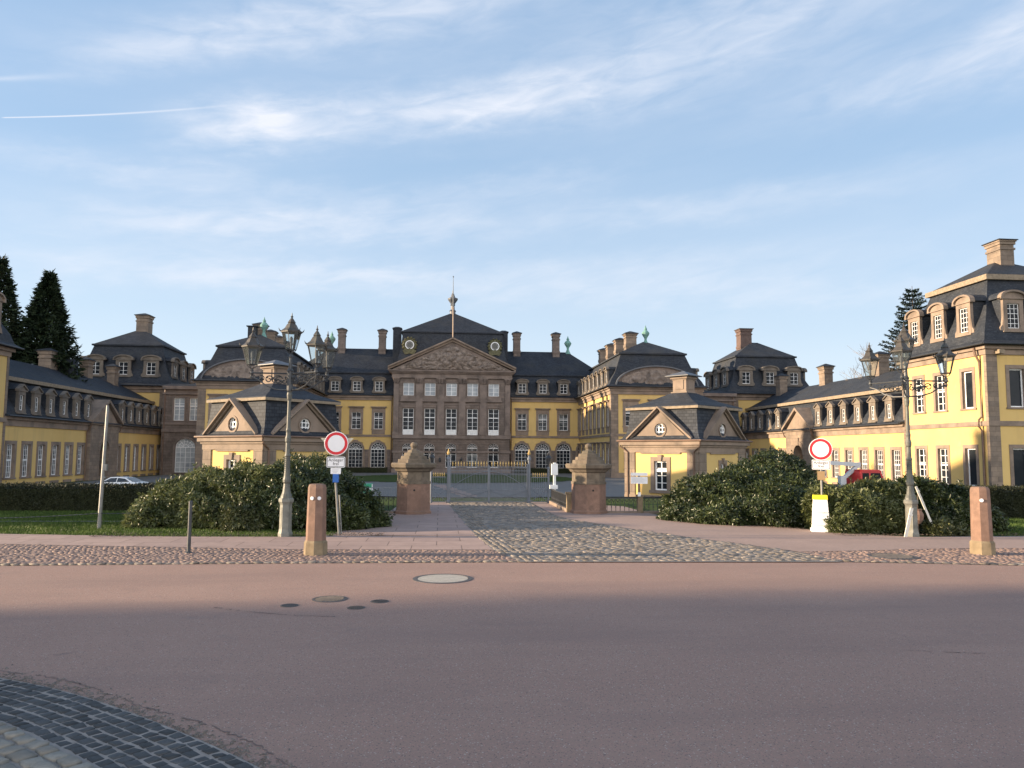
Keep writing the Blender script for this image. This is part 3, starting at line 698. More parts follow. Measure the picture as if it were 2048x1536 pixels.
# ------------------------------------------------------------------ palace wings
def make_wing(side):
    left = side < 0
    lab = 'yellow palace wing with arched gable, %s' % ('left one, behind the left lamp post' if left else 'right one, its sunlit side facing the court')
    X0, X1 = (-36.1, -22.7) if left else (23.8, 37.7)
    Y0, Y1, zg = 113.2, 141.5, -1.7
    P = thing('palace_wing', lab, 'palace wing', ((X0+X1)/2, Y0, -1.6), group='front wings of the palace')
    xc = (X0+X1)/2; inner = 'E' if left else 'W'; xi = X1 if left else X0
    outer = 'W' if left else 'E'; xo = X0 if left else X1
    fb = [xc-4.0, xc, xc+4.0]; sb = [115.7+3.36*k for k in range(8)]
    opf = put_windows(P, 'S', Y0, [('palace', q, 6.15) for q in fb] + [('wing_down', q, -.2) for q in fb])
    opi = put_windows(P, inner, xi, [('wing_up', q, 6.15) for q in sb] + [('wing_down', q, -.2) for q in sb])
    w = MB(); wall_face(w, 'S', Y0, X0, X1, zg, 12.0, opf); wall_face(w, inner, xi, Y0, Y1, zg, 12.0, opi)
    wall_face(w, outer, xo, Y0, Y1, zg, 12.0, []); wall_face(w, 'N', Y1, X0, X1, zg, 12.0, []); w.build('wall', 'yellow', P)
    quoins(P, X0, X1, Y0, Y1, zg, 11.3, 1.05)
    m = MB(); m.box(X0-.12, X1+.12, Y0-.12, Y1, 4.6, 5.0); m.box(X0-.13, X1+.13, Y0-.13, Y1, zg, -.8); m.build('string_course', 'stone', P)
    m = MB(); m.box(X0-.18, X1+.18, Y0-.18, Y1, 10.9, 11.4); m.box(X0-.32, X1+.32, Y0-.32, Y1, 11.4, 11.75); m.box(X0-.55, X1+.55, Y0-.55, Y1, 11.75, 12.0); m.build('cornice', 'stone', P)
    m = MB(); m.ringroof(X0, X1, Y0, Y1, mansard(1.9, 12.0, 17.2, 19.9, 6.7, .9)); m.build('roof', 'slate', P); gutter(P, X0, X1, Y0, Y1, 12.06, .9)
    # arched gable field
    n = 22; hw = 6.2; z0 = 12.12
    arc = [(xc+hw*math.cos(math.pi*k/n), z0+3.0*math.sin(math.pi*k/n)) for k in range(n+1)]
    m = MB(); m.prism(arc, Y0-.12, Y0+3.2); m.build('gable_field', 'brownp', P)
    m = MB(); arc2 = [(xc+(hw+.2)*math.cos(math.pi*k/n), z0+3.18*math.sin(math.pi*k/n)) for k in range(n+1)]
    for k in range(n): m.prism([arc[k], arc2[k], arc2[k+1], arc[k+1]], Y0-.5, Y0+3.4)
    m.build('gable_arch', 'lead', P)
    m = MB(); idx = {}; a_, b_ = 60, 20
    for i in range(a_):
        for j in range(b_):
            x = -5.4+10.8*i/(a_-1); zt = 2.6*math.sqrt(max(0, 1-(x/6)**2)); z = .15+(zt-.15)*j/(b_-1)
            e = min(1, i/3, (a_-1-i)/3, j/2, (b_-1-j)/2)
            d = .5*abs(mnoise.noise(Vector((x*1.1+side*9, z*1.3, 2)))) + .25*abs(mnoise.noise(Vector((x*2.6, z*2.6, 5+side))))
            if (x/1.5)**2+((z-1.2)/1.1)**2 < 1: d += .25
            idx[i, j] = len(m.v); m.v.append(Vector((xc+x, Y0-.1-d*e*.6, z0+z)))
    for i in range(a_-1):
        for j in range(b_-1): m.f.append([idx[i, j], idx[i+1, j], idx[i+1, j+1], idx[i, j+1]])
    m.build('relief', 'relief', P, smooth=True)
    put_dormers(P, inner, xi+(.28 if left else -.28), [('wing', q, 12.75) for q in sb])
    put_dormers(P, outer, xo, [('wing', q, 12.75) for q in sb[:3]])
    yy = (120.4, 127.5, 134, 140.5)
    for k, y in enumerate(yy): chimney(P, xc-2.2 if not left else xc-.6, y+(2.5 if left else 0), 19.2, 21.1 if not left else 21.7, .85, .75, 'ashlar')
    if left:
        m = MB(); m.box(xc-1.7, xc-.5, 119.4, 120.6, 17, 21.0); m.frustum(xc-1.1, 120, 21.0, .8, .8, 21.15, .8, .8); m.build('slate_chimney', 'slate', P)
    m = MB(); finial(m, xc+(.2 if not left else .6), Y0+6.7, 19.7, 1.12); m.build('copper_finial', 'copper', P)
    downpipe(P, [at(inner, xi+(-.35 if inner == 'W' else .35), Y1-.8-.5, 11.6), at(inner, xi+(-.15 if inner == 'W' else .15), Y1-1.3, -1.5)])
    return P
# ------------------------------------------------------------------ galleries between wings and towers
def make_gallery(side):
    left = side < 0
    X0, X1 = (-43.8, -36.0) if left else (37.6, 46.3)
    Y0, Y1, zg = 121.4, 130., -1.7
    P = thing('gallery', 'brown stone link building with one tall arched window left of the guardhouse' if left else 'low brown stone link behind the right guardhouse roof, mostly hidden', 'link building', ((X0+X1)/2, Y0, -1.6), group='stone links between wings and corner towers')
    c = -40.2 if left else 42; u = [c-1.15, c+1.15]
    ops = put_windows(P, 'S', Y0, [('gallery_up', q, 6.65) for q in u] + [('arch_gallery', c, -1.2)])
    w = MB(); wall_face(w, 'S', Y0, X0, X1, zg, 11.4, ops); w.build('wall', 'brown', P)
    for o_, z0_, z1_ in ((.25, 4.9, 5.4), (.15, 6.0, 6.4), (.3, 10.6, 10.85)):
        m = MB(); m.box(X0, X1, Y0-o_, Y0+.05, z0_, z1_); m.build('string_course', 'brownp', P)
    m = MB(); m.box(X0, X1, Y0-.45, Y1, 11.4, 11.9); m.build('cornice', 'brownp', P)
    m = MB(); m.ringroof(X0, X1, Y0, Y1, [(-.4, 11.9), (.6, 12.3), (3.8, 12.6)]); m.build('roof', 'slate', P)
    for x in (X0+.35, X1-.5): downpipe(P, [(x, Y0-.15, 11.3), (x, Y0-.12, -1.5)])
# ------------------------------------------------------------------ corner towers
def make_tower(side):
    left = side < 0
    X0, X1 = (-57.6, -43.7) if left else (46.2, 60.0)
    Y0, Y1, zg = 123.4, 137.2, -1.7
    P = thing('corner_tower', 'square tower block with slate mansard roof at the far end of the %s stable wing' % ('left' if left else 'right'), 'tower block', ((X0+X1)/2, Y0, -1.6), group='tower blocks behind the stable wings')
    xc, yc = (X0+X1)/2, (Y0+Y1)/2
    inner = 'E' if left else 'W'; xi = X1 if left else X0
    fb = [xc-4.15, xc, xc+4.15]; sb = [Y0+2.8, yc, Y1-2.8]
    w = MB(); wall_face(w, 'S', Y0, X0, X1, zg, 12.0, []); wall_face(w, 'E', X1, Y0, Y1, zg, 12, []); wall_face(w, 'W', X0, Y0, Y1, zg, 12, []); wall_face(w, 'N', Y1, X0, X1, zg, 12, []); w.build('wall', 'yellow', P)
    quoins(P, X0, X1, Y0, Y1, zg, 11.3, 1.3)
    m = MB(); m.box(X0-.18, X1+.18, Y0-.18, Y1+.18, 11.0, 11.5); m.box(X0-.45, X1+.45, Y0-.45, Y1+.45, 11.5, 12.0); m.build('cornice', 'stone', P)
    m = MB(); m.ringroof(X0, X1, Y0, Y1, mansard(1.75, 12.0, 18.4, 21.6, 6.3, .95)); m.build('roof', 'slate', P); gutter(P, X0, X1, Y0, Y1, 12.06, .95)
    put_dormers(P, 'S', Y0-.02, [('tower', q, 13.75) for q in fb]); put_dormers(P, inner, xi, [('tower', q, 13.75) for q in sb])
    put_dormers(P, 'W' if left else 'E', X0 if left else X1, [('tower', q, 13.75) for q in sb])
    if left: chimney(P, xc+.3, yc, 20.9, 24.0, .95, .95, 'ashlar')
    else: chimney(P, xc-1.6, yc, 20.8, 23.9, 1.0, 1.0, 'brickred', flat=True, hatmat='lead')
    downpipe(P, [(X1-.4 if left else X0+.4, Y0-.3, 11.5), (X1-.4 if left else X0+.4, Y0-.12, -1.5)])
# ------------------------------------------------------------------ long low stable wings
def make_stable(side):
    left = side < 0
    f = 'E' if left else 'W'; sgn = 1 if left else -1      # outward direction of the court wall
    xw = -44.5 if left else 47.5
    Y0, Y1, zg = (79.6, 123.4, -2.6) if left else (77.4, 123.4, -2.6)
    P = thing('stable_wing', 'long low yellow stable wing with small dormers, %s' % ('shaded, behind the white car' if left else 'sunlit, behind the red truck'), 'stable wing', (xw-sgn*7, (Y0+Y1)/2, -1.6), group='low stable wings')
    if left:
        bays = [81.7+3.04*k for k in range(6)] + [107.7+2.98*k for k in range(6)]; pc, ph = 102.3, 4.1
        dor = [82.9+3.04*k for k in range(6)] + [108.2+2.9*k for k in range(6)]
    else:
        bays = [79.4+3.22*k for k in range(6)] + [107.3+3.25*k for k in range(5)]; pc, ph = 101.3, 3.75
        dor = [80.2+3.2*k for k in range(6)] + [108.2+3.2*k for k in range(5)]
    lst = []
    for k, q in enumerate(bays):
        lst.append(('stable_plain' if left and k > 5 else 'stable', q, -.72)); lst.append(('basement', q, -2.55))
    ops = put_windows(P, f, xw, lst) + [(pc, zg, 2.72, 3.36-zg, 1.35)]
    w = MB(); wall_face(w, f, xw, Y0, Y1, zg, 5.5, ops)
    x_o = xw-sgn*14; w.box(min(xw-sgn*.4, x_o), max(xw-sgn*.4, x_o), Y0, Y0+.02, zg, 5.5)
    wall_face(w, 'W' if left else 'E', x_o, Y0, Y1, zg, 5.5, []); w.build('wall', 'yellow', P)
    def xb(a, b): return sorted((xw+sgn*a, xw+sgn*b))
    m = MB(); a, b = xb(-.1, .14); m.box(a, b, Y0, pc-ph, 4.45, 5.1); m.box(a, b, pc+ph, Y1, 4.45, 5.1); a, b = xb(-.1, .4); m.box(a, b, Y0, pc-ph, 5.1, 5.38); m.box(a, b, pc+ph, Y1, 5.1, 5.38); m.build('cornice', 'stone', P)
    m = MB(); x0, x1 = sorted((xw, x_o)); pr = mansard(1.7, 5.4, 9.35, 12.5, 7.0, .7); pp = [(x0+o, z) for o, z in pr] + [(x1-o, z) for o, z in pr[-2::-1]]; m.prism(pp[::-1], Y0+.02, Y1-.02); m.build('roof', 'slate', P)
    m = MB(); a, b = xb(-1.55, -1.15); m.box(a, b, Y0, Y1, 9.2, 9.6); m.build('roof_moulding', 'roofwood', P)
    m = MB(); m.tube([(xw+sgn*.74, Y0+.1, 5.44), (xw+sgn*.74, Y1-.5, 5.44)], .08, 6); m.build('gutter', 'iron', P)
    put_dormers(P, f, xw+sgn*.2, [('stable', q, 6.1) for q in dor])
    # portal
    xp = xw+sgn*.5
    T = face_T(f, xp); c = along(f, pc)
    m = MB(T); hw = ph; aw, ah = 1.35, 3.35
    for x0_, x1_ in ((c-hw, c-aw), (c+aw, c+hw)): m.box(x0_, x1_, 0, 2.5, zg, 5.3)
    ap = [(c+aw*math.cos(math.pi*k/12), ah-aw+aw*math.sin(math.pi*k/12)) for k in range(13)]
    for p, q in zip(ap, ap[1:]): m.prism([(q[0], q[1]), (p[0], p[1]), (p[0], 5.3), (q[0], 5.3)], 0, 2.5)
    o2 = [(c+(aw+.55)*math.cos(math.pi*k/12), ah-aw+(aw+.55)*math.sin(math.pi*k/12)) for k in range(13)]
    for p, q, r_, s_ in zip(ap, ap[1:], o2[1:], o2): m.prism([q, p, s_, r_], -.07, .05)
    m.box(c-.28, c+.28, -.16, .05, ah-.05, ah+1.0); m.box(c-hw-.12, c+hw+.12, -.14, 2.5, zg, -1.2)
    m.build('portal', 'ashlar', P)
    m = MB(T); m.prism([(c-hw, 5.3), (c+hw, 5.3), (c, 8.0)], 0, 5.5)
    m.build('portal_gable', 'stone', P)
    m = MB(T); m.box(c-hw-.25, c+hw+.25, -.22, 2.4, 5.25, 5.5)
    for s_ in (-1, 1):
        p = [(c+s_*(hw+.45), 5.42), (c+s_*(hw+.45), 5.75), (c, 8.5), (c, 8.12)]
        m.prism(p if s_ < 0 else p[::-1], -.4, 6.0)
    m.build('portal_raking_cornice', 'stone', P)
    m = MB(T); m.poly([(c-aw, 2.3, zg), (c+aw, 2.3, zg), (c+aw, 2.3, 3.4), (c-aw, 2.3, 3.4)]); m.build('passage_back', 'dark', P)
    m = MB(T); m.box(c-aw, c+.05, 1.9, 2.0, zg, 1.4); m.build('passage_light_panel', 'passage_light_panel', P)  # pale panel put in for the sunlit far end of the passage
    for k, y in enumerate((pc-ph-.35, pc+ph+.35)):
        downpipe(P, [at(f, xw+sgn*.75, y, 5.2), at(f, xw+sgn*.55, y, 4.7), at(f, xw+sgn*.2, y, 4.3), at(f, xw+sgn*.18, y, -2.2)], .08)
    if left: ch = [(103.5, 1.25, -.6), (113., 1.0, 0), (119.6, .9, 1.2)]
    else: ch = [(119.5, 1.0, 1.6), (107.5, 1.05, 0), (93.5, 1.15, 0)]
    for y, s_, off in ch: chimney(P, xw-sgn*(7-off*.8), y, 11.9-max(0, off)*.35, 14.3-max(0, off)*.15+(.3 if left else .5), .6*s_, .78*s_, 'ashlar')
    if left:
        m = MB(); m.box(xw-7.6, xw-5.0, 104.8, 106.2, 9, 13.9); m.build('slate_chimney', 'slate', P)
# ------------------------------------------------------------------ two-storey end pavilions by the road
def make_pavilion(side):
    left = side < 0
    f = 'E' if left else 'W'; sgn = 1 if left else -1
    xw = -44.2 if left else 47.45; Y0, Y1, zg = (66.7, 79.8, -1.7) if left else (64.9, 77.6, -1.7)
    xo = xw-sgn*13.1
    P = thing('end_pavilion', 'two storey yellow pavilion %s' % ('cut off at the left edge of the photo' if left else 'with big round topped dormers at the right edge of the photo'), 'pavilion', ((xw+xo)/2, Y0, -1.6), group='end pavilions of the stable wings')
    x0, x1 = sorted((xw, xo)); xc, yc = (x0+x1)/2, (Y0+Y1)/2
    sb = [Y0+2.6, Y0+6.6, Y0+10.0]; fb = [x0+2.85, xc, x1-2.85]
    ty = ['pav_plain', 'pav_cross', 'pav_cross']
    lst = [(t, q, z) for t, q in zip(ty, sb) for z in (6.45, -.75)]
    opi = put_windows(P, f, xw, lst)
    opf = put_windows(P, 'S', Y0, [('pav_plain', q, z) for q in fb for z in (6.45, -.75)])
    w = MB(); wall_face(w, f, xw, Y0, Y1, zg, 12.0, opi); wall_face(w, 'S', Y0, x0, x1, zg, 12.0, opf)
    wall_face(w, 'W' if left else 'E', xo, Y0, Y1, zg, 12, []); wall_face(w, 'N', Y1, x0, x1, zg, 12, []); w.build('wall', 'yellow', P)
    quoins(P, x0, x1, Y0, Y1, zg, 11.35, 1.0, wy=.3)
    m = MB(); m.box(x0-.13, x1+.13, Y0-.13, Y1+.13, 4.75, 5.2); m.build('string_course', 'stone', P)
    m = MB(); m.box(x0-.16, x1+.16, Y0-.16, Y1+.16, 11.2, 11.7); m.box(x0-.4, x1+.4, Y0-.4, Y1+.4, 11.7, 12.05); m.build('cornice', 'stone', P)
    m = MB(); m.ringroof(x0, x1, Y0, Y1, mansard(2.2, 12.05, 18.9, 21.4, 6.0, .85)); m.build('roof', 'slate', P); gutter(P, x0, x1, Y0, Y1, 12.11, .85)
    m = MB(); m.box(x0+1.75, x1-1.75, Y0+1.75, Y1-1.75, 18.6, 19.1); m.build('roof_moulding', 'roofwood', P)
    put_dormers(P, f, xw+sgn*.05, [('pavilion', q, 13.65) for q in (Y0+2.7, Y0+6.5, Y0+10.3)]); put_dormers(P, 'S', Y0-.05, [('pavilion', q, 13.65) for q in fb])
    chimney(P, xc, yc-.4, 20.5, 23.3, .72, .95, 'ashlar', flat=True, hatmat='slate')
    xs = xw+sgn*.13
    downpipe(P, [(xw+sgn*.5, Y0+.9, 11.9), (xw+sgn*.45, Y0+.8, 11.3), (xs, Y0+.75, 10.6), (xs, Y0+.75, 5.6), (xw+sgn*.4, Y0+.8, 5.3), (xw+sgn*.4, Y0+.8, 4.7), (xs, Y0+.75, 4.3), (xs, Y0+.75, -1.5)], .11)
    if not left:
        m = MB(); m.box(x0+.75, x0+1.25, Y0-.75, Y0-.2, 11.25, 11.6); m.build('floodlight', 'roofwood', P)

# ------------------------------------------------------------------ guardhouses
def make_guardhouse(cx, cy, rz, label, lit_face):
    P = thing('guardhouse', label, 'guardhouse', (cx, cy, -.62), rz, 'guardhouses beside the gate')
    a, H = 2.5, 3.42
    Tf = {k: Matrix.Rotation(r, 4, 'Z') @ Matrix.Translation((0, -a, 0)) for k, r in (('S', 0), ('E', R(90)), ('N', R(180)), ('W', R(-90)))}
    w, pl, en, rk, st = MB(), MB(), MB(), MB(), MB()
    for k, T in Tf.items():
        big = k in ('S', 'W') if lit_face == 'W' else k in ('S',)
        t = 'guard' if (k == lit_face) else 'guard_small' if k in 'ESW' else None
        ops = []
        if t:
            z = .62 if t == 'guard' else 1.2
            root = inst(WT[t][:3], ('window', 'frame', 'pane'), P, (0, 0, 0), 0)
            M = T @ Matrix.Translation((0, 0, z)); root.location = M.translation; root.rotation_euler = (0, 0, M.to_euler().z)
            ww, hh, _ = WT[t][3]; ops = [(0, z, ww, hh, 0)]
        w.T = T; wall_face(w, 'S', 0, -a, a, 0, 3.0, ops)
        pe = MB()
        for M_ in (pl, en, pe, rk, st): M_.T = T
        e = .002*('SENW'.index(k))
        for s_ in (-1, 1): pl.box(min(s_*a, s_*(a-.72)), max(s_*a, s_*(a-.72)), -.06-e, .0, 0, 2.8)
        pl.box(-a, a, -.09-e, 0, -.05, .32)
        en.box(-a-.04, a+.04, -.08-e, .1, 2.78, 3.08-e); en.box(-a+1.15, a-1.15, -.08-e, .1, 2.7, 2.79)
        en.box(-a-.1, a+.1, -.16-e, .1, 3.08, 3.2-e); en.box(-a-.22, a+.22, -.28-e, .1, 3.2, 3.42-e*2)
        # gable with round window
        hw, rs = 2.0, 1.72; zb = H
        n = 18; r0 = .35; zc = zb+.66
        tri = [(-hw, zb), (hw, zb), (0, zb+rs)]
        circ = [(r0*math.cos(2*math.pi*q/n), zc+r0*math.sin(2*math.pi*q/n)) for q in range(n)]
        def hit(ang):
            dx, dz = math.cos(ang), math.sin(ang); best = 9
            for i in range(3):
                (x1, z1), (x2, z2) = tri[i], tri[(i+1) % 3]
                den = dx*(z2-z1)-dz*(x2-x1)
                if abs(den) < 1e-9: continue
                t_ = ((x1)*(z2-z1)-(z1-zc)*(x2-x1))/den
                if t_ > 0: best = min(best, t_)
            return (dx*best, zc+dz*best)
        angs = sorted([2*math.pi*q/n for q in range(n)] + [math.atan2(z-zc, x) % (2*math.pi) for x, z in tri])
        for q in range(len(angs)):
            a0, a1 = angs[q], angs[(q+1) % len(angs)]
            p0, p1 = hit(a0), hit(a1); c0 = (r0*math.cos(a0), zc+r0*math.sin(a0)); c1 = (r0*math.cos(a1), zc+r0*math.sin(a1))
            pe.poly([(c0[0], -.05, c0[1]), (p0[0], -.05, p0[1]), (p1[0], -.05, p1[1]), (c1[0], -.05, c1[1])])
            pe.poly([(c0[0], -.05, c0[1]), (c1[0], -.05, c1[1]), (c1[0], .3, c1[1]), (c0[0], .3, c0[1])])
        for q in range(n):                                  # ring round the oculus
            a0, a1 = 2*math.pi*q/n, 2*math.pi*(q+1)/n
            pe.prism([(r0*math.cos(a0), zc+r0*math.sin(a0)), ((r0+.1)*math.cos(a0), zc+(r0+.1)*math.sin(a0)), ((r0+.1)*math.cos(a1), zc+(r0+.1)*math.sin(a1)), (r0*math.cos(a1), zc+r0*math.sin(a1))], -.09, 0)
        for s_ in (-1, 1):
            for d0, d1, o in ((-.03, .1, .14), (.1, .2, .32)):
                p = [(s_*(hw+.2), zb+d0), (s_*(hw+.2), zb+d1), (0, zb+rs+d1+.08), (0, zb+rs+d0+.08)]
                rk.prism(p if s_ < 0 else p[::-1], -o, .4)
        # slate roof of the gable running back into the mansard
        for s_ in (-1, 1):
            p = [(s_*(hw+.14), zb+.04), (s_*(hw+.14), zb+.17), (0, zb+rs+.26), (0, zb+rs+.1)]
            st.prism(p if s_ < 0 else p[::-1], .4, 1.2)
        ro = MB(T)
        for q in (-.5, .5): ro.box(q*.24-.026, q*.24+.026, .04, .09, zc-.34, zc+.34)
        for q in (-.5, .5): ro.box(-.34, .34, .045, .085, zc+q*.24-.026, zc+q*.24+.026)
        for q in range(n):
            a0, a1 = 2*math.pi*q/n, 2*math.pi*(q+1)/n
            ro.prism([((r0-.06)*math.cos(a0), zc+(r0-.06)*math.sin(a0)), (r0*math.cos(a0), zc+r0*math.sin(a0)), (r0*math.cos(a1), zc+r0*math.sin(a1)), ((r0-.06)*math.cos(a1), zc+(r0-.06)*math.sin(a1))], .03, .1)
        pe.build('gable', 'stone', P, local=True)
        rw = ro.build('round_window', 'white', P, local=True)
        g = MB(T); g.poly([(x, .08, z) for x, z in circ]); g.build('pane', 'pane', rw, local=True)
    for M_ in (w, pl, en, rk, st): M_.T = None
    w.build('wall', 'yellow', P, local=True); pl.build('corner_pilasters', 'ashlar', P, local=True); en.build('entablature', 'stone', P, local=True)
    rk.build('raking_cornice', 'stone', P, local=True)
    st.ringroof(-a, a, -a, a, [(-.32, H), (-.32, H+.07), (-.14, H+.16), (.06, H+.5), (.15, H+1.0), (.22, H+1.86)], cap=False)
    st.ringroof(-a, a, -a, a, [(.02, H+1.98), (.04, H+2.03), (.95, H+2.36), (2.05, H+2.95)])
    st.build('roof', 'slate', P, local=True)
    m = MB(); o_ = a+.35; m.tube([(-o_, -o_, H+.03), (o_, -o_, H+.03), (o_, o_, H+.03), (-o_, o_, H+.03), (-o_, -o_, H+.03)], .05, 6); m.build('gutter', 'pipe', P, local=True)
    m = MB(); b = a-.02; m.box(-b, b, -b, b, H+1.84, H+1.98); m.build('roof_moulding', 'roofwood', P, local=True)
    m = MB(); z = H+2.75
    m.box(-.55, .55, -.55, .55, z, z+.22); m.box(-.46, .46, -.46, .46, z+.22, z+1.05)
    for k in range(4):
        m.T = Matrix.Rotation(R(90)*k, 4, 'Z'); m.box(-.28, .28, -.495-.001*k, -.44, z+.36, z+.92)
    m.T = None
    m.box(-.5, .5, -.5, .5, z+.92, z+.99); m.box(-.58, .58, -.58, .58, z+.99, z+1.12); c = m.build('chimney', 'stone', P, local=True)
    m = MB(); m.frustum(0, 0, z+1.14, .8, .8, z+1.18, .8, .8); m.frustum(0, 0, z+1.18, .8, .8, z+1.48, .06, .06); m.build('chimney_cap', 'lead', c, local=True)
    for s_ in ((-1, -1), (1, -1)):
        m = MB(); m.tube([(s_[0]*(a+.25), s_[1]*(a+.25), H), (s_[0]*(a+.2), s_[1]*(a+.22), H-.3), (s_[0]*(a-.25), s_[1]*(a+.11), H-.62), (s_[0]*(a-.25), s_[1]*(a+.11), .1)], .05, 7); m.build('downpipe', 'pipe', P, local=True)
    return P
make_palace(); make_wing(-1); make_wing(1); make_gallery(-1); make_gallery(1); make_tower(-1); make_tower(1)
make_stable(-1); make_stable(1); make_pavilion(-1); make_pavilion(1)
make_guardhouse(12.9, 44.9, R(-50.6), 'small square guardhouse right of the gate, its yellow front sunlit', 'S')
make_guardhouse(-10.57, 42.6, R(49.6), 'small square guardhouse left of the gate, half hidden by bushes', 'W')
#@@PART2
# ------------------------------------------------------------------ gate, pillars, railings
def oct_r(r): return r/math.cos(math.pi/8)
def gate_pillar(x, y, label):
    P = thing('gate_pillar', label, 'gate pillar', (x, y, 0), R(5), 'sandstone gate pillars')
    def L(m, prof): m.lathe([(oct_r(r), z) for r, z in prof], 8, 0, 0, math.pi/8)
    m = MB(); L(m, [(.6, -.02), (.6, .1), (.56, .14), (.55, 1.02)]); m.build('shaft', 'red', P, local=True)
    m = MB(); L(m, [(.57, 1.02), (.57, 1.1), (.54, 1.12), (.54, 1.42), (.6, 1.45), (.64, 1.52)]); m.build('neck', 'mossy', P, local=True)
    m = MB(); L(m, [(.64, 1.52), (.74, 1.58), (.76, 1.68), (.73, 1.73)]); m.build('cap_slab', 'mossy', P, local=True)
    m = MB(); L(m, [(.54, 1.73), (.52, 1.85), (.44, 1.86), (.42, 1.96), (.34, 1.97), (.32, 2.07), (.23, 2.08), (.2, 2.16), (.11, 2.19), (.08, 2.24)]); m.lathe([(.05, 2.22), (.1, 2.25), (.13, 2.32), (.11, 2.39), (.05, 2.43)], 12); m.build('stepped_top', 'mossy', P, local=True)
    m = MB(); m.tube([(.0, -.5, .82), (0, -.57, .82)], .035, 10); m.build('hinge_hole', 'dark', P, local=True)
gate_pillar(-2.5, 26.75, 'octagonal sandstone gate pillar with mossy stepped top, between the left bushes and the gate')
gate_pillar(3.58, 26.75, 'octagonal sandstone gate pillar with mossy stepped top, beside the small white info board')
def spikes(m, x0, x1, y, z, n, h=.22):
    for k in range(n):
        x = x0+(x1-x0)*(k+.5)/n
        m.lathe([(.012, z), (.02, z+.04), (.012, z+.06), (.032, z+.1), (.004, z+h)], 5, x, y)
G = thing('gate', 'wide closed iron double gate with gilded spikes across the drive', 'gate', (.41, 32, 0))
for s_ in (-1, 1):
    xp = -1.26 if s_ < 0 else 2.09
    m = MB(); m.lathe([(.075, -.02), (.075, .12), (.055, .15), (.055, 1.78), (.085, 1.8), (.085, 1.86), (.05, 1.9), (.05, 1.96), (.075, 2.0)], 10, xp, 32)
    c = m.build('post', 'grey', G)
    m = MB(); m.lathe([(.05, 2.0), (.07, 2.06), (.03, 2.14), (.012, 2.24)], 8, xp, 32); inv = WM[G.name].inverted(); m.v = [inv @ p for p in m.v]; m.build('post_tip', 'gold', c, local=True)
    x0, x1 = (xp+.07, .405) if s_ < 0 else (.425, xp-.07)
    m = MB()
    for z, t in ((.07, .035), (.55, .02), (1.34, .022), (1.5, .03)): m.box(x0, x1, 31.98, 32.02, z-t/2, z+t/2)
    nb = 25
    for k in range(nb+1):
        x = x0+(x1-x0)*k/nb; m.box(x-.008, x+.008, 31.992, 32.008, .07, 1.5)
    for k in range(nb):
        x = x0+(x1-x0)*(k+.5)/nb; m.box(x-.006, x+.006, 31.993, 32.007, .07, .55)
    m.box(x0-.03, x0+.03, 31.965, 32.035, .03, 1.55); m.box(x1-.028, x1+.008, 31.966, 32.036, .03, 1.6)
    xa, xb_ = (x0, x1) if s_ < 0 else (x1, x0)
    arc = [(xa+(xb_-xa)*t, 31.96, .62+.7*math.sin(t*math.pi/2)) for t in [k/10 for k in range(11)]]; m.tube(arc, .014, 5)
    m.tube([(xa, 31.965, .1), (xb_, 31.965, .52)], .011, 5); m.tube([(xa, 31.962, .52), (xb_, 31.962, .1)], .011, 5)
    leaf = m.build('gate_leaf', 'grey', G)
    m = MB(); spikes(m, x0+.05, x1-.02, 32, 1.515, 13); inv = WM[G.name].inverted(); m.v = [inv @ p for p in m.v]; m.build('spikes', 'gold', leaf, local=True)
def lantern_small(P, x, y, z):
    m = MB(); m.lathe([(.03, z), (.05, z+.06), (.025, z+.1), (.07, z+.14), (.11, z+.36), (.15, z+.37), (.09, z+.45), (.04, z+.5), (.05, z+.54), (.01, z+.62)], 6, x, y); m.build('lantern', 'iron', P)
for xa, xb_, lab in ((-1.93, -1.35, 'narrow iron side gate between the left pillar and the wide gate'), (2.18, 2.87, 'narrow iron side gate between the wide gate and the white intercom column')):
    P = thing('side_gate', lab, 'gate', ((xa+xb_)/2, 32, 0), 0, 'narrow side gates')
    m = MB()
    for z, t in ((.07, .03), (.62, .02), (1.08, .03)): m.box(xa, xb_, 31.985, 32.015, z-t/2, z+t/2)
    n = 8
    for k in range(n+1):
        x = xa+(xb_-xa)*k/n; m.box(x-.007, x+.007, 31.993, 32.007, .07, 1.08)
    m.tube([(xa, 31.97, .1), (xb_, 31.97, .6)], .013, 5); m.tube([(xa, 31.967, .6), (xb_, 31.967, .1)], .013, 5)
    m.build('gate_leaf', 'grey', P)
    m = MB(); spikes(m, xa+.03, xb_-.03, 32, 1.09, 7, .18); m.build('spikes', 'gold', P)
    xo = xa-.03 if xa < 0 else xb_+.03
    m = MB(); m.lathe([(.06, -.02), (.045, .1), (.045, 1.42), (.07, 1.46), (.03, 1.52)], 10, xo, 32); m.build('post', 'grey', P)
    lantern_small(P, xo, 32, 1.5)
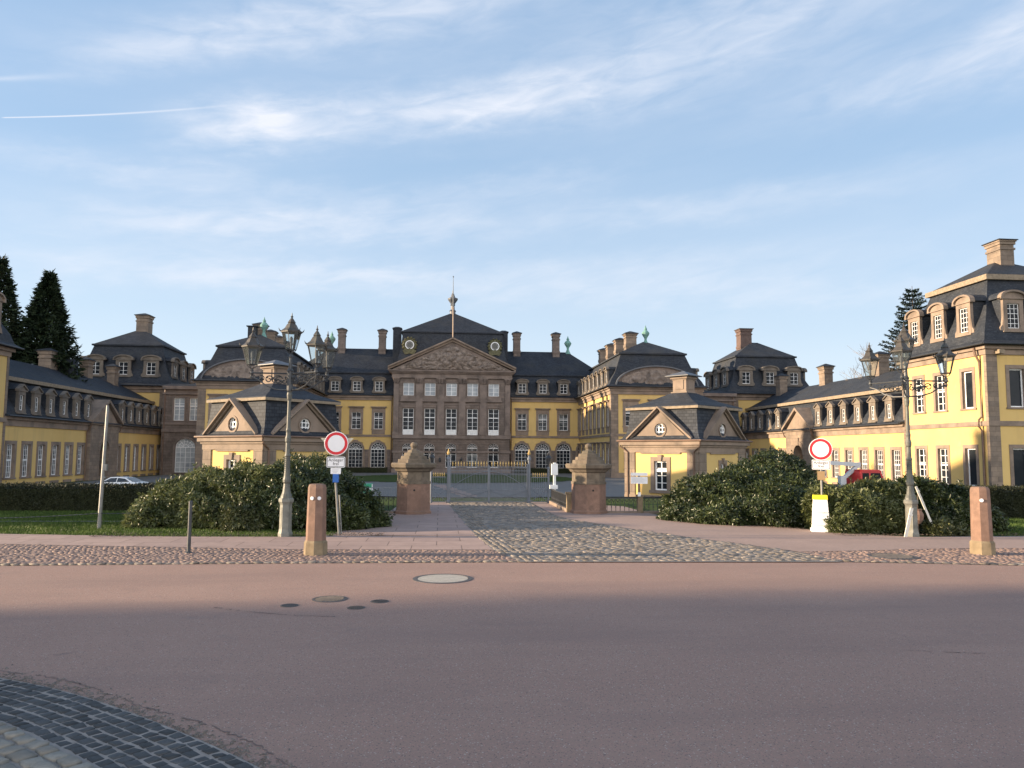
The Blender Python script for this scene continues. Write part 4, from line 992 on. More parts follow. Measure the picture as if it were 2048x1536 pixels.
def railing(name, p0, p1, label, h=.55, zb=0., n=12, post0=False, post1=False, mat='iron', plinth=.08, arcs=True):
    d = Vector((p1[0]-p0[0], p1[1]-p0[1], 0)); L_ = d.length
    P = thing(name, label, 'railing', (p0[0], p0[1], zb), math.atan2(d.y, d.x), 'low iron railings near the gate')
    m = MB(); m.box(0, L_, -.1, .1, -.5, plinth); m.build('plinth', 'stone', P, local=True)
    m = MB(); m.box(.02, L_-.02, -.025, .025, h-.04, h)
    for k in range(n):
        x = L_*(k+.5)/n; m.lathe([(.011, plinth), (.011, h*.35), (.022, h*.42), (.011, h*.5), (.011, h-.05)], 5, x, 0)
        if arcs:
            w = L_/n; m.tube([(x-w/2+w*t, 0, h-.17+.11*math.sin(math.pi*t)) for t in (0, .2, .4, .6, .8, 1)], .009, 4)
    m.build('bars', mat, P, local=True)
    for f_, x in ((post0, 0), (post1, L_)):
        if f_:
            m = MB(); m.box(x-.09, x+.09, -.09, .09, -.4, h+.03); m.box(x-.12, x+.12, -.12, .12, h+.03, h+.1); m.build('stone_post', 'redbase', P, local=True)
railing('railing', (4.15, 26.75), (5.4, 26.75), 'short iron railing with arched bars between the right pillar and the info board', n=8, post1=True)
railing('railing', (5.5, 26.78), (8.4, 27.2), 'iron railing with arched bars running behind the right bushes', n=18)
railing('railing', (2.95, 27.1), (2.98, 31.8), 'dark parapet railing running from the right pillar back to the side gate', h=.62, n=34, post1=False, post0=True, arcs=False, plinth=.14)
railing('railing', (-3.1, 26.8), (-7.4, 28.8), 'iron railing between the left pillar and the left bushes', n=26, h=.58)
railing('railing', (-2.6, 35.8), (-7.8, 36.2), 'violet grey slat railing beyond the left pillar', n=48, h=.72, zb=-.25, mat='grey', arcs=False)

# ------------------------------------------------------------------ lamp posts
def spiral(c, r, turns, ax, a0=0, n=18, s=1):
    return [c + ax*(r*(1-t*.82)*math.cos(a0+s*turns*2*math.pi*t)) + Vector((0, 0, 1))*(r*(1-t*.82)*math.sin(a0+s*turns*2*math.pi*t)) for t in [k/n for k in range(n+1)]]
def add_lantern(P, x, y, z, s=1., rot=0.):
    """hexagonal street lantern: frame (part), glass, roof"""
    m = MB(); a, b, h = .15*s, .28*s, .52*s
    def hp(r, zz, k): t = rot+math.pi/3*k; return (x+r*math.cos(t), y+r*math.sin(t), zz)
    for k in range(6):
        m.tube([hp(a, z+.1*s, k), hp(b, z+.1*s+h, k)], .011*s, 4)
        m.tube([hp(a, z+.1*s, k), hp(a, z+.1*s, k+1)], .013*s, 4); m.tube([hp(b, z+.1*s+h, k), hp(b, z+.1*s+h, k+1)], .014*s, 4)
        m.tube([hp(a, z+.1*s, k), hp(.1*s, z+.03*s, k), (x, y, z-.03*s)], .01*s, 4)
    m.lathe([(.03*s, z-.12*s), (.055*s, z-.08*s), (.03*s, z-.03*s)], 8, x, y)
    fr = m.build('lantern', 'lampd', P)
    inv = WM[P.name].inverted()
    g = MB()
    for k in range(6): g.poly([hp(a-.004, z+.1*s, k), hp(a-.004, z+.1*s, k+1), hp(b-.004, z+.1*s+h, k+1), hp(b-.004, z+.1*s+h, k)])
    g.v = [inv @ p for p in g.v]; g.build('glass', 'glass', fr, local=True)
    l = MB(); l.lathe([(.03*s, z+.1*s), (.03*s, z+.3*s), (.045*s, z+.32*s), (.05*s, z+.44*s), (.02*s, z+.5*s)], 8, x, y); l.v = [inv @ p for p in l.v]; l.build('bulb', 'lead', fr, local=True)
    r = MB(); zt = z+.1*s+h
    r.lathe([(b+.035*s, zt-.01), (b+.045*s, zt+.03*s), (b*.72, zt+.13*s), (b*.5, zt+.24*s), (b*.36, zt+.28*s), (b*.44, zt+.3*s), (b*.3, zt+.36*s), (b*.16, zt+.42*s), (.02*s, zt+.45*s), (.045*s, zt+.48*s), (.02*s, zt+.51*s), (.008*s, zt+.6*s)], 6, x, y, rot)
    for k in range(6):
        t = rot+math.pi/3*k; c, s2 = math.cos(t), math.sin(t)
        r.tube([(x+(b+.02*s)*c, y+(b+.02*s)*s2, zt+.02*s), (x+(b+.07*s)*c, y+(b+.07*s)*s2, zt+.05*s), (x+(b+.1*s)*c, y+(b+.1*s)*s2, zt+.12*s)], [.022*s, .016*s, .004*s], 4)
    r.v = [inv @ p for p in r.v]; r.build('lantern_roof', 'lroof', fr, local=True)
def lamp_post(x, y, arms, rad, label, roofmat='lroof'):
    P = thing('lamp_post', label, 'lamp post', (x, y, 0), R(8), 'ornate lamp posts')
    m = MB(); m.lathe([(.175, 0), (.175, .09), (.16, .13), (.148, .2), (.142, .78), (.155, .82), (.18, .86), (.18, .92), (.16, .95)], 6)
    for k in range(6):
        t = math.pi/6+math.pi/3*k; m.T = Matrix.Rotation(t, 4, 'Z'); m.box(.118, .132, -.045, .045, .26, .72)
    m.T = None
    m.build('base', 'lamp', P, local=True)
    m = MB(); m.lathe([(.145, .93), (.135, 1.0), (.112, 1.06), (.1, 1.1), (.082, 1.24), (.076, 1.3), (.098, 1.34), (.1, 1.4), (.078, 1.48), (.066, 1.7), (.062, 1.95), (.078, 1.98), (.058, 2.04), (.055, 2.3), (.07, 2.34), (.074, 2.42), (.054, 2.5), (.052, 2.56), (.062, 2.62), (.048, 2.68), (.041, 3.35), (.056, 3.4), (.068, 3.5), (.055, 3.56), (.07, 3.6)], 12)
    for k in range(10):
        z = 1.5+.05*k
        m.lathe([(.062, z), (.076, z+.02), (.062, z+.04)], 10)
    m.build('column', 'lampc', P, local=True, smooth=False)
    m = MB(); m.lathe([(.075, 3.6), (.07, 4.08), (.085, 4.1), (.05, 4.16), (.04, 4.42), (.055, 4.46), (.03, 4.52)], 10)
    m.build('upper_column', 'lampd', P, local=True)
    # undo the post's own turn so that the arms can be given in world angles
    W = WM[P.name]
    for deg in arms:
        t = R(deg)-R(8); ax = Vector((math.cos(t), math.sin(t), 0)); O = Vector((0, 0, 0)); zz = Vector((0, 0, 1))
        m = MB()
        m.tube([ax*.05+zz*4.03, ax*(rad+.06)+zz*4.03], .02, 6)
        m.tube([ax*.07+zz*3.62, ax*(rad*.35)+zz*3.63, ax*(rad*.62)+zz*3.72, ax*(rad*.82)+zz*3.86, ax*(rad*1.02)+zz*3.93], .018, 5)
        for c, r_, tn, a0, s2 in ((.3, .15, 1.3, 0, 1), (.3, .1, 1., 2, -1), (.55, .105, 1.3, 3, -1), (.74, .075, 1.2, 1, 1), (.15, .07, 1.1, 2, 1), (.42, .06, 1., 4, 1), (.98, .075, 1.3, 3.4, -1)):
            m.tube(spiral(ax*(rad*c)+zz*(3.82+.1*c), r_, tn, ax, a0, 16, s2), .013, 4)
        for c in (.12, .24, .36, .48, .6, .72): m.lathe([(.004, -.03), (.035, 0), (.004, .03)], 5, *(ax*(rad*c)).xy[:]); 
        k0 = len(m.v)-6*15
        for q, c in enumerate((.12, .24, .36, .48, .6, .72)):
            for p in range(15): m.v[k0+q*15+p] = m.v[k0+q*15+p]+zz*(3.93-.05*(q % 2)-.04*q*(q < 3))
        m.lathe([(.02, 3.98), (.05, 4.02), (.035, 4.08), (.05, 4.1)], 8, ax.x*rad, ax.y*rad)
        m.build('arm', 'lampd', P, local=True)
        w = W @ (ax*rad)
        add_lantern(P, w.x, w.y, 4.15, .84, R(deg+10))
    add_lantern(P, x, y, 4.55, .84, R(22))
    return P
lamp_post(-5.37, 19.6, (186, 22, -38), .92, 'ornate lamp post with four lanterns in front of the left bushes, beside a no-entry sign')
lamp_post(10.5, 19.0, (-5, 113, 233), 1.05, 'ornate lamp post with four lanterns at the right bushes in front of the end pavilion')

# ------------------------------------------------------------------ bollards, posts, signs
def bollard(x, y, label, discs, rot):
    P = thing('stone_bollard', label, 'bollard', (x, y, 0), R(rot), 'red sandstone bollards')
    m = MB(); m.lathe([(.205, .28), (.185, 1.36), (.165, 1.42), (.13, 1.435)], 8, 0, 0, 0); m.build('shaft', 'red', P, local=True)
    m = MB(); m.lathe([(.24, -.02), (.235, .26), (.205, .3)], 8, 0, 0, 0); m.build('base', 'redbase', P, local=True)
    for a in discs:
        t = R(a-rot); T = Matrix.Translation((.176*math.cos(t), .176*math.sin(t), 1.15)) @ Matrix.Rotation(t, 4, 'Z') @ Matrix.Rotation(R(90), 4, 'Y')
        m = MB(T); m.lathe([(.038, -.02), (.038, .012), (.032, .018), (.012, .02)], 14); m.build('reflector', 'signwhite', P, local=True)
bollard(-4.1, 16.2, 'red sandstone bollard with two white discs, left of the cobbled drive', (-113, -67), 0)
bollard(9.9, 15.6, 'red sandstone bollard with one white disc, at the right edge of the pavement', (-118,), 5)
P = thing('steel_post', 'short weathered steel post at the edge of the left pavement', 'post', (-6.69, 16.5, 0))
m = MB(); m.tube([(0, 0, -.05), (.0, 0, 1.04)], .038, 10); m.lathe([(.04, 1.03), (.04, 1.06), (.02, 1.075)], 10); m.build('tube', 'lampd', P, local=True)
m = MB(); m.lathe([(.07, -.01), (.07, .03), (.042, .05)], 10); m.build('foot_collar', 'lampd', P, local=True)
P = thing('grey_pole', 'tall plain grey pole standing in the grass before the white car', 'pole', (-10.63, 21.7, 0))
m = MB(); m.tube([(0, 0, -.05), (.03, 0, 1.6), (.06, 0, 3.3)], [.055, .045, .036], 10); m.build('tube', 'metalp', P, local=True)
m = MB(); m.box(.03, .13, -.05, .05, 1.55, 1.72); m.tube([(.03, 0, 1.36), (.1, 0, 1.36)], .03, 8); m.build('fittings', 'metalp', P, local=True)
def text_mesh(txt, size, T, mat, name, parent, align='CENTER'):
    cu = bpy.data.curves.new('lettering', 'FONT'); cu.body = txt; cu.size = size; cu.align_x = align; cu.extrude = .0008; cu.space_line = .85
    o = bpy.data.objects.new('tmp', cu); COL.objects.link(o)
    me = bpy.data.meshes.new_from_object(o.evaluated_get(bpy.context.evaluated_depsgraph_get()))
    bpy.data.objects.remove(o); bpy.data.curves.remove(cu)
    me.materials.clear(); me.materials.append(MT[mat]); me.transform(T)
    q = bpy.data.objects.new(name, me); COL.objects.link(q); q.parent = parent
    return q
FLAT = Matrix.Rotation(R(90), 4, 'X')        # lettering upright, facing -y
def rrect(w, h, r, n=5):
    pts = []
    for cx, cy, a in ((w/2-r, -h/2+r, -90), (w/2-r, h/2-r, 0), (-w/2+r, h/2-r, 90), (-w/2+r, -h/2+r, 180)):
        pts += [(cx+r*math.cos(R(a+90*k/n)), cy+r*math.sin(R(a+90*k/n))) for k in range(n+1)]
    return pts
def no_entry(P, z, r=.305):
    T = Matrix.Translation((0, -.055, z)) @ Matrix.Rotation(R(90), 4, 'X')
    m = MB(T); m.lathe([(r, 0), (r, .008), (r-.004, .012), (r-.022, .012)], 40); d = m.build('sign_disc', 'signwhite', P, local=True)
    m = MB(T); m.lathe([(r-.02, .012), (r-.02, .0145), (r*.705, .0145), (r*.705, .012)], 40, cap=False); m.build('red_ring', 'signred', d, local=True)
    m = MB(T); m.lathe([(r*.7, .012), (r*.7, .0135), (.01, .0135)], 40); m.build('white_field', 'signwhite', d, local=True)
    m = MB(); m.box(-.12, .12, -.055, .05, z-.15, z-.12); m.box(-.12, .12, -.055, .05, z+.12, z+.15); m.build('clamp', 'metalp', P, local=True)
def plate_anlieger(P, z, w=.47, h=.27):
    m = MB(); m.prism([(a, z+b) for a, b in rrect(w, h, .03)], -.06, -.05); d = m.build('plate', 'signwhite', P, local=True)
    m = MB(); o = rrect(w-.03, h-.03, .025); i = rrect(w-.054, h-.054, .018); k = len(o)
    for q in range(k): m.poly([(o[q][0], -.0615, z+o[q][1]), (o[(q+1) % k][0], -.0615, z+o[(q+1) % k][1]), (i[(q+1) % k][0], -.0615, z+i[(q+1) % k][1]), (i[q][0], -.0615, z+i[q][1])])
    m.build('plate_border', 'black', d, local=True)
    text_mesh('Anlieger\nfrei', .112, Matrix.Translation((0, -.0625, z+.018)) @ FLAT, 'black', 'lettering', d)
P = thing('no_entry_sign', 'round no-entry sign with residents plate on a grey pole behind the left bollard', 'traffic sign', (-4.23, 20.0, 0), R(-4), 'no-entry signs with residents plate')
m = MB(); m.tube([(.12, 0, -.05), (0, 0, 1.3), (-.02, 0, 2.62)], .03, 10); m.build('pole', 'metalp', P, local=True)
m = MB(); m.tube([(.17, .03, 0), (.09, .05, 1.0)], .018, 8); m.build('thin_rod', 'metalp', P, local=True)
no_entry(P, 2.3); plate_anlieger(P, 1.83)
m = MB(); m.prism([(-.42, 2.44), (.42, 2.44), (.04, 1.98), (-.04, 1.98)][::-1], .03, .04); m.build('triangle_sign_back', 'signback', P, local=True)
m = MB(); m.box(-.13, .13, -.05, -.04, 1.53, 1.68); d = m.build('paper_notice', 'signwhite', P, local=True)
m = MB()
for k in range(3): m.box(-.09+.01*k, .07-.02*k, -.052, -.05, 1.63-.035*k, 1.638-.035*k)
m.build('notice_lines', 'greyprint', d, local=True)
m = MB(); m.box(-.07, .07, -.055, .05, 1.32, 1.53); m.build('blue_plate', 'blue', P, local=True)
P = thing('no_entry_sign', 'round no-entry sign with residents plate rising from a white plastic stand', 'traffic sign', (8.83, 20.4, 0), R(-26), 'no-entry signs with residents plate')
m = MB(); m.tube([(0, 0, .02), (0, 0, 2.55)], .03, 10); m.build('pole', 'metalp', P, local=True)
no_entry(P, 2.24); plate_anlieger(P, 1.82)
m = MB(); m.box(-.1, .09, -.045, .06, 1.4, 1.64); m.build('brown_box', 'brownbox', P, local=True)
P = thing('sign_stand', 'white plastic road stand with yellow top round the right sign pole', 'sign stand', (8.72, 20.3, 0), R(-20))
m = MB(); m.frustum(0, -.02, 0, .25, .2, .1, .25, .2); m.frustum(0, -.02, .1, .22, .17, .88, .17, .12)
for k in range(4): m.box(-.2+.012*k, .2-.012*k, -.2+.012*k, -.1, .2+.17*k, .215+.17*k)
m.build('body', 'plastic', P, local=True)
m = MB(); m.frustum(0, -.02, .88, .18, .13, 1.0, .175, .125); m.build('top', 'yplastic', P, local=True)
P = thing('info_board', 'small white two panel info board on a brown post at the right railing', 'info board', (5.34, 26.6, 0), R(-8))
m = MB(); m.box(-.04, .04, -.02, .03, .6, 1.35); m.build('post', 'pipe', P, local=True)
m = MB(); m.box(-.29, .29, -.05, -.02, 1.32, 1.42); m.box(-.29, .29, -.05, -.02, 1.04, 1.28); b = m.build('panel', 'signwhite', P, local=True)
m = MB()
for k in range(5): m.box(-.24, .1+.13*((k*7) % 3)/2, -.054, -.05, 1.24-.035*k, 1.247-.035*k)
m.build('print_lines', 'greyprint', b, local=True)
m = MB(); m.box(-.05, .05, -.035, .045, .6, .74); m.build('small_box', 'plastic', P, local=True)
P = thing('intercom_column', 'white intercom column with a box on top at the parapet right of the gate', 'intercom', (3.17, 32.1, 0))
m = MB(); m.box(-.05, .05, -.05, .05, 0, 1.2); m.build('column', 'plastic', P, local=True)
m = MB(); m.box(-.13, .13, -.09, .09, 1.18, 1.64); m.box(-.05, .05, -.06, .06, 1.64, 1.69); b = m.build('head', 'plastic', P, local=True)
m = MB(); m.box(-.085, .085, -.094, -.09, 1.28, 1.55); m.build('head_panel', 'signwhite', b, local=True)
m = MB(); m.box(-.2, .12, -.12, .1, .6, .76); m.build('lower_box', 'plastic', P, local=True)
# stakes behind the right lamp
P = thing('leaning_plank', 'long white plank leaning at a slant right of the right lamp post', 'plank', (11.13, 19.35, 0))
m = MB(Matrix.Translation((0, 0, .68)) @ Matrix.Rotation(R(22.5), 4, 'Y').inverted() @ Matrix.Rotation(R(12), 4, 'X')); m.T = Matrix.Translation((0, 0, .66)) @ Matrix.Rotation(R(-22), 4, 'Y'); m.box(-.028, .028, -.012, .012, -.7, .66); m.box(-.032, .032, -.026, -.013, .5, .55); m.box(-.032, .032, -.026, -.013, -.5, -.45); m.build('board', 'plank', P, local=True)
P = thing('leaning_plank', 'short white plank leaning against the left side of the right lamp base', 'plank', (10.32, 18.85, 0))
m = MB(); m.T = Matrix.Translation((0, 0, .36)) @ Matrix.Rotation(R(15), 4, 'Y'); m.box(-.04, .04, -.012, .012, -.37, .4); m.box(-.05, .05, -.026, -.013, .2, .25); m.build('board', 'plank', P, local=True)
P = thing('clay_pot', 'small reddish clay pot hanging low behind the right lamp base', 'pot', (10.93, 19.4, .3))
m = MB(); m.lathe([(.06, 0), (.13, .1), (.15, .24), (.1, .34), (.12, .38), (.09, .38)], 14); m.build('pot_body', 'red', P, local=True)
m = MB(); m.tube([(0, 0, .3), (.02, 0, .6), (.05, .05, .75)], .012, 6); m.tube([(0, 0, -.3), (0, 0, .02)], .02, 6); m.build('stake', 'bark', P, local=True)
# chain at the lawn edge
P = thing('chain', 'thin sagging chain along the left lawn, tied to the grey pole', 'chain', (-10.6, 21.7, 0))
def sag(a, b, s, n=16): return [Vector(a).lerp(Vector(b), t)-Vector((0, 0, s*4*t*(1-t))) for t in [k/n for k in range(n+1)]]
m = MB(); pts = sag((-19, 22.2, .42), (-10.61, 21.66, .42), .16, 60) + sag((-10.6, 21.66, .42), (-8.6, 21.9, .62), .08, 16)[1:]
for a, b in zip(pts, pts[1:]):
    c = (a+b)/2; m.tube([a+(b-a)*.02, c, b-(b-a)*.02], [.006, .014, .006], 4)
m.build('links', 'lampd', P)

# ------------------------------------------------------------------ vehicles and containers
def wheel(P, x, y, z, r, w, axis='y'):
    T = Matrix.Translation((x, y, z)) @ Matrix.Rotation(R(90), 4, 'X')
    m = MB(T); m.lathe([(r*.7, -w/2), (r, -w*.42), (r, w*.42), (r*.7, w/2)], 20); wh = m.build('wheel', 'tyre', P, local=True)
    m = MB(T); m.lathe([(r*.66, -w/2-.004), (r*.66, w/2+.004)], 16); m.build('rim', 'metalp', wh, local=True)
C = thing('car', 'white saloon car parked before the left stable wing, seen over the hedge', 'car', (-28.9, 69.0, -1.58), R(170))
# x forward (towards the picture's left), length 4.5
secs = [(-2.25, .45, .82, .8), (-2.2, .3, .95, .86), (-1.75, .22, 1.02, .9), (-.9, .2, 1.0, .9), (.9, .2, .95, .9), (1.7, .22, .85, .88), (2.15, .28, .7, .8), (2.28, .4, .58, .68)]
m = MB(); rings = []
for x, zb, zt, hw in secs:
    rings.append(m.pts([(x, -hw*.92, zb), (x, -hw, zb+.15), (x, -hw, zt-.12), (x, -hw*.9, zt), (x, hw*.9, zt), (x, hw, zt-.12), (x, hw, zb+.15), (x, hw*.92, zb)]))
for a, b in zip(rings, rings[1:]):
    for k in range(8): m.f.append([a[k], a[(k+1) % 8], b[(k+1) % 8], b[k]])
m.f.append(rings[0]); m.f.append(rings[-1][::-1]); m.build('body', 'carpaint', C, local=True)
m = MB(); base = [(-1.75, .98), (-.95, 1.37), (-.3, 1.42), (.35, 1.4), (1.15, .93)]
lo, hi = .85, .62
def cab(s): return [(x, s*(lo-(lo-hi)*max(0, (z-.95)/.47)), z) for x, z in base]
A, B = m.pts(cab(-1)), m.pts(cab(1))
m.f.append(A[::-1]); m.f.append(B)
for k in range(4): m.f.append([A[k], A[k+1], B[k+1], B[k]])
m.build('cabin', 'carpaint', C, local=True)
for s_ in (-1, 1):
    for q in ([(-1.45, 1.02), (-.95, 1.29), (-.33, 1.34), (-.33, 1.0)], [(-.26, 1.0), (-.26, 1.34), (.3, 1.32), (.92, .98)]):
        m = MB(); v = [(x, s_*(lo-(lo-hi)*(z-.95)/.47+.012), z) for x, z in q]; m.poly(v if s_ > 0 else v[::-1]); m.build('side_window', 'carglass', C, local=True)
    m = MB(); m.box(-2.26, -2.12, min(s_*.5, s_*.84), max(s_*.5, s_*.84), .66, .86); m.box(-2.15, -1.95, min(s_*.8, s_*.885), max(s_*.8, s_*.885), .7, .86); m.build('tail_light', 'taillight', C, local=True)
    for x in (-1.38, 1.4): wheel(C, x, s_*.78, .31, .32, .22)
m = MB(); m.poly([(-1.7, -.72, 1.02), (-1.02, -.56, 1.35), (-1.02, .56, 1.35), (-1.7, .72, 1.02)]); m.poly([(1.1, -.72, .97), (.45, -.56, 1.38), (.45, .56, 1.38), (1.1, .72, .97)])
for k in range(4): m.v[k] += Vector((-.03, 0, .02)); m.v[4+k] += Vector((.03, 0, .02))
m.build('windscreen', 'carglass', C, local=True)
K = thing('crane_truck', 'red truck with a pale grey folded boom behind the right bushes', 'truck', (33.8, 62.0, -1.56), R(4))
m = MB(); m.prism([(-1.0, .55), (1.15, .55), (1.15, 1.5), (.85, 2.35), (-.9, 2.35), (-1.0, 2.2)], -1.1, 1.1); m.box(-.95, .8, -1.05, 1.05, 2.35, 2.42); m.box(-.9, .85, -1.16, -1.1, 2.26, 2.34); m.box(-.9, .85, 1.1, 1.16, 2.26, 2.34); m.build('cab', 'truckred', K, local=True)
m = MB(); m.poly([(.97, -1.106, 1.5), (-.1, -1.106, 1.5), (-.1, -1.106, 2.15), (.75, -1.106, 2.15)][::-1]); m.poly([(-.25, -1.106, 1.5), (-.85, -1.106, 1.5), (-.85, -1.106, 2.15), (-.25, -1.106, 2.15)][::-1]); m.build('side_window', 'greenglass' if 'greenglass' in MT else 'carglass', K, local=True)
m = MB(); m.poly([(1.13, -.95, 1.62), (1.13, .95, 1.62), (.89, .95, 2.25), (.89, -.95, 2.25)]); m.v = [p+Vector((.02, 0, .01)) for p in m.v]; m.build('windscreen', 'carglass', K, local=True)
m = MB(); m.box(-5.2, -1.05, -1.1, 1.1, .7, .95); m.box(-5.2, -5.1, -1.1, 1.1, .95, 1.2); m.box(-5.2, -1.1, -1.1, -1.04, .95, 1.15); m.box(-5.2, -1.1, 1.04, 1.1, .95, 1.15); m.build('bed', 'lampd', K, local=True)
m = MB(); m.T = Matrix.Translation((-2.0, 0, 1.0)); m.box(-.25, .25, -.25, .25, 0, .9)
m.T = Matrix.Translation((-2.1, 0, 1.5)) @ Matrix.Rotation(R(-38), 4, 'Y'); m.box(0, 2.0, -.14, .14, -.14, .14)
m.T = Matrix.Translation((-.5, 0, 2.82)) @ Matrix.Rotation(R(3), 4, 'Y'); m.box(-3.6, .15, -.17, .17, -.15, .17)
m.T = Matrix.Translation((-.5, 0, 2.82)); m.lathe([(.2, -.25), (.2, .2)], 10); m.T = None; m.build('boom', 'boomgrey', K, local=True)
for x in (.3, -3.8):
    for s_ in (-1, 1): wheel(K, x, s_*.95, .45, .46, .3)
B_ = thing('container', 'green metal container with white edges behind the left bushes', 'container', (-6.1, 42.2, -.62), R(3))
m = MB(); m.frustum(0, 0, 0, .75, .6, 1.0, .88, .7)
for k in range(4): m.box(-.86+.56*k, -.8+.56*k, -.72, -.6, .1, 1.0)
m.build('body', 'greenbox', B_, local=True)
m = MB(); m.box(-.9, .9, -.74, -.69, .74, .78); m.box(.88, .92, -.74, -.68, .05, 1.0); m.build('white_edge', 'signwhite', B_, local=True)

# ------------------------------------------------------------------ foliage
def leaf_mesh(P0, Nn, L_, W_, droop=.25, spread=.9, out=1.):
    """diamond leaves folded along the midrib at points P0 with outward normals Nn"""
    n = len(P0)
    t = Nn*out+rng.normal(0, spread, (n, 3)); t[:, 2] -= droop; t /= np.linalg.norm(t, axis=1, keepdims=True)+1e-9
    s = np.cross(t, rng.normal(0, 1, (n, 3))*.6+Nn); s /= np.linalg.norm(s, axis=1, keepdims=True)+1e-9
    u = np.cross(s, t)
    l = L_*rng.uniform(.6, 1.2, (n, 1)); w = W_*rng.uniform(.7, 1.2, (n, 1))
    V = np.stack([P0, P0+t*l*.45+s*w*.5+u*w*.14, P0+t*l-u*l*.08, P0+t*l*.45-s*w*.5+u*w*.14], 1).reshape(-1, 3)
    i = np.arange(n)*4
    F = np.stack([i, i+1, i+2, i, i+2, i+3], 1).reshape(-1, 3)
    return V, F
def blob_points(blobs, n, shell=(.72, 1.05), lump=.16, zmin=.02, seed=0, shoots=1.):
    """points and normals spread over the outer part of a union of ellipsoids"""
    r = np.random.default_rng(seed)
    B = np.array(blobs, float); area = (B[:, 3]*B[:, 4]+B[:, 3]*B[:, 5]+B[:, 4]*B[:, 5])
    k = r.choice(len(B), n*2, p=area/area.sum())
    d = r.normal(0, 1, (n*2, 3)); d /= np.linalg.norm(d, axis=1, keepdims=True)
    ph = r.uniform(0, 6.3, (6,)); fr = r.uniform(2.5, 6, (6, 3))
    c = B[k, :3]; rad = B[k, 3:]
    q = c+d*rad
    lum = sum(np.sin((q*fr[i]).sum(1)+ph[i]) for i in range(6))/6
    sh = r.uniform(shell[0], shell[1], n*2)**.6*(1+lump*lum*1.6)
    p = c+d*rad*sh[:, None]
    ok = p[:, 2] > zmin
    for j in range(len(B)):
        e = (((p-B[j, :3])/B[j, 3:])**2).sum(1); ok &= ~((e < .6) & (k != j))
    p, d, rad = p[ok], d[ok], rad[ok]
    hop = (np.sin((p*[7.3, 6.1, 5.2]).sum(1)+ph[0]*3)*np.sin((p*[-5.1, 8.3, 6.7]).sum(1)+ph[1]*3) > .62) & (r.uniform(0, 1, len(p)) < .5) & (d[:, 2] > -.1)
    p = p+np.where(hop[:, None], d*r.uniform(.04, .2, (len(p), 1)), 0)*shoots
    nn = d/rad; nn /= np.linalg.norm(nn, axis=1, keepdims=True)
    return p[:n], nn[:n]
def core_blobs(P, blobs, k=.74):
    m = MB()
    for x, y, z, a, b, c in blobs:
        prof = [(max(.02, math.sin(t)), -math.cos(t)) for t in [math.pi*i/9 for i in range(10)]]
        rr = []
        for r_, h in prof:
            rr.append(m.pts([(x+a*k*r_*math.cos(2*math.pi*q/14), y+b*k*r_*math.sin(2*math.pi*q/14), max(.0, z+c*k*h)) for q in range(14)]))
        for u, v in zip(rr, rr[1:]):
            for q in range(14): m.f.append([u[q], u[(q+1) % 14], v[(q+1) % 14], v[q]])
    return m.build('dark_inner_shell', 'core', P, local=True)
def bush(label, loc, blobs, n, mat='leaf', L_=.128, W_=.046, seed=1, rosette=6, spread=.6, lump=.3):
    P = thing('rhododendron_bush', label, 'bush', loc, 0, 'rhododendron bushes by the road')
    bl = [(b[0]-loc[0], b[1]-loc[1], b[2]-loc[2], *b[3:]) for b in blobs]
    n = int(n*1.3); p, nn = blob_points(bl, n//rosette, (.84, 1.06), lump, seed=seed)
    p = np.repeat(p, rosette, 0); nn = np.repeat(nn, rosette, 0)
    p = p+rng.normal(0, .018, p.shape)
    V, F = leaf_mesh(p, nn, L_, W_, .35, spread, .4)
    V[:, 2] = np.maximum(V[:, 2], .0)
    numesh('foliage', V, F, mat, P)
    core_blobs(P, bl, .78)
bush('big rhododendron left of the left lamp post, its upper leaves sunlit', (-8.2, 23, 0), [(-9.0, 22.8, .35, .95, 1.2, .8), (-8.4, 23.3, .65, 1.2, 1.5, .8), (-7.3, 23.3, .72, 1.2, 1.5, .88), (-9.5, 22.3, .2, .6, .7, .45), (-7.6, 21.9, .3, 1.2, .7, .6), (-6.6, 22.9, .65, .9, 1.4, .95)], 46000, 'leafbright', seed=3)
bush('dark rhododendron behind the left lamp post and no-entry sign', (-5.4, 23, 0), [(-5.9, 22.9, .74, 1.0, 1.5, .95), (-5.0, 23.1, .66, .95, 1.4, .92), (-5.6, 21.7, .35, 1.2, .75, .65), (-6.4, 21.6, .3, .6, .6, .5), (-5.8, 26.3, .7, 1.2, 2.0, 1.0), (-6.5, 29.3, .7, 1.5, 1.8, 1.1)], 38000, 'leaf', seed=4)
bush('low dark rhododendron left of the left gate pillar', (-3.9, 23, 0), [(-4.35, 22.6, .36, .7, 1.1, .72), (-3.85, 22.5, .15, .6, .9, .5), (-4.4, 21.4, .2, .7, .6, .42), (-3.5, 22.1, 0, .4, .5, .28)], 20000, 'leaf', seed=5)
bush('largest dark rhododendron before the right stable wing portal', (9.6, 26, 0), [(10.2, 26.5, .9, 1.3, 1.6, 1.15), (8.9, 25.6, .7, 1.4, 1.5, 1.0), (11.2, 26.3, .5, .8, 1.2, .8), (9.4, 23.8, .4, 1.5, 1.3, .8)], 42000, 'leaf', seed=6)
bush('spreading rhododendron below the right guardhouse, right of the info board', (7.3, 24, 0), [(7.5, 24.8, .45, 1.2, 1.4, .9), (6.7, 24.2, .15, 1.0, 1.3, .65), (8.4, 22.6, .4, 1.1, 1.2, .7), (7.4, 22.9, .2, 1.0, 1.0, .55), (6.1, 24.3, 0, .6, .8, .4)], 36000, 'leaf', seed=7)
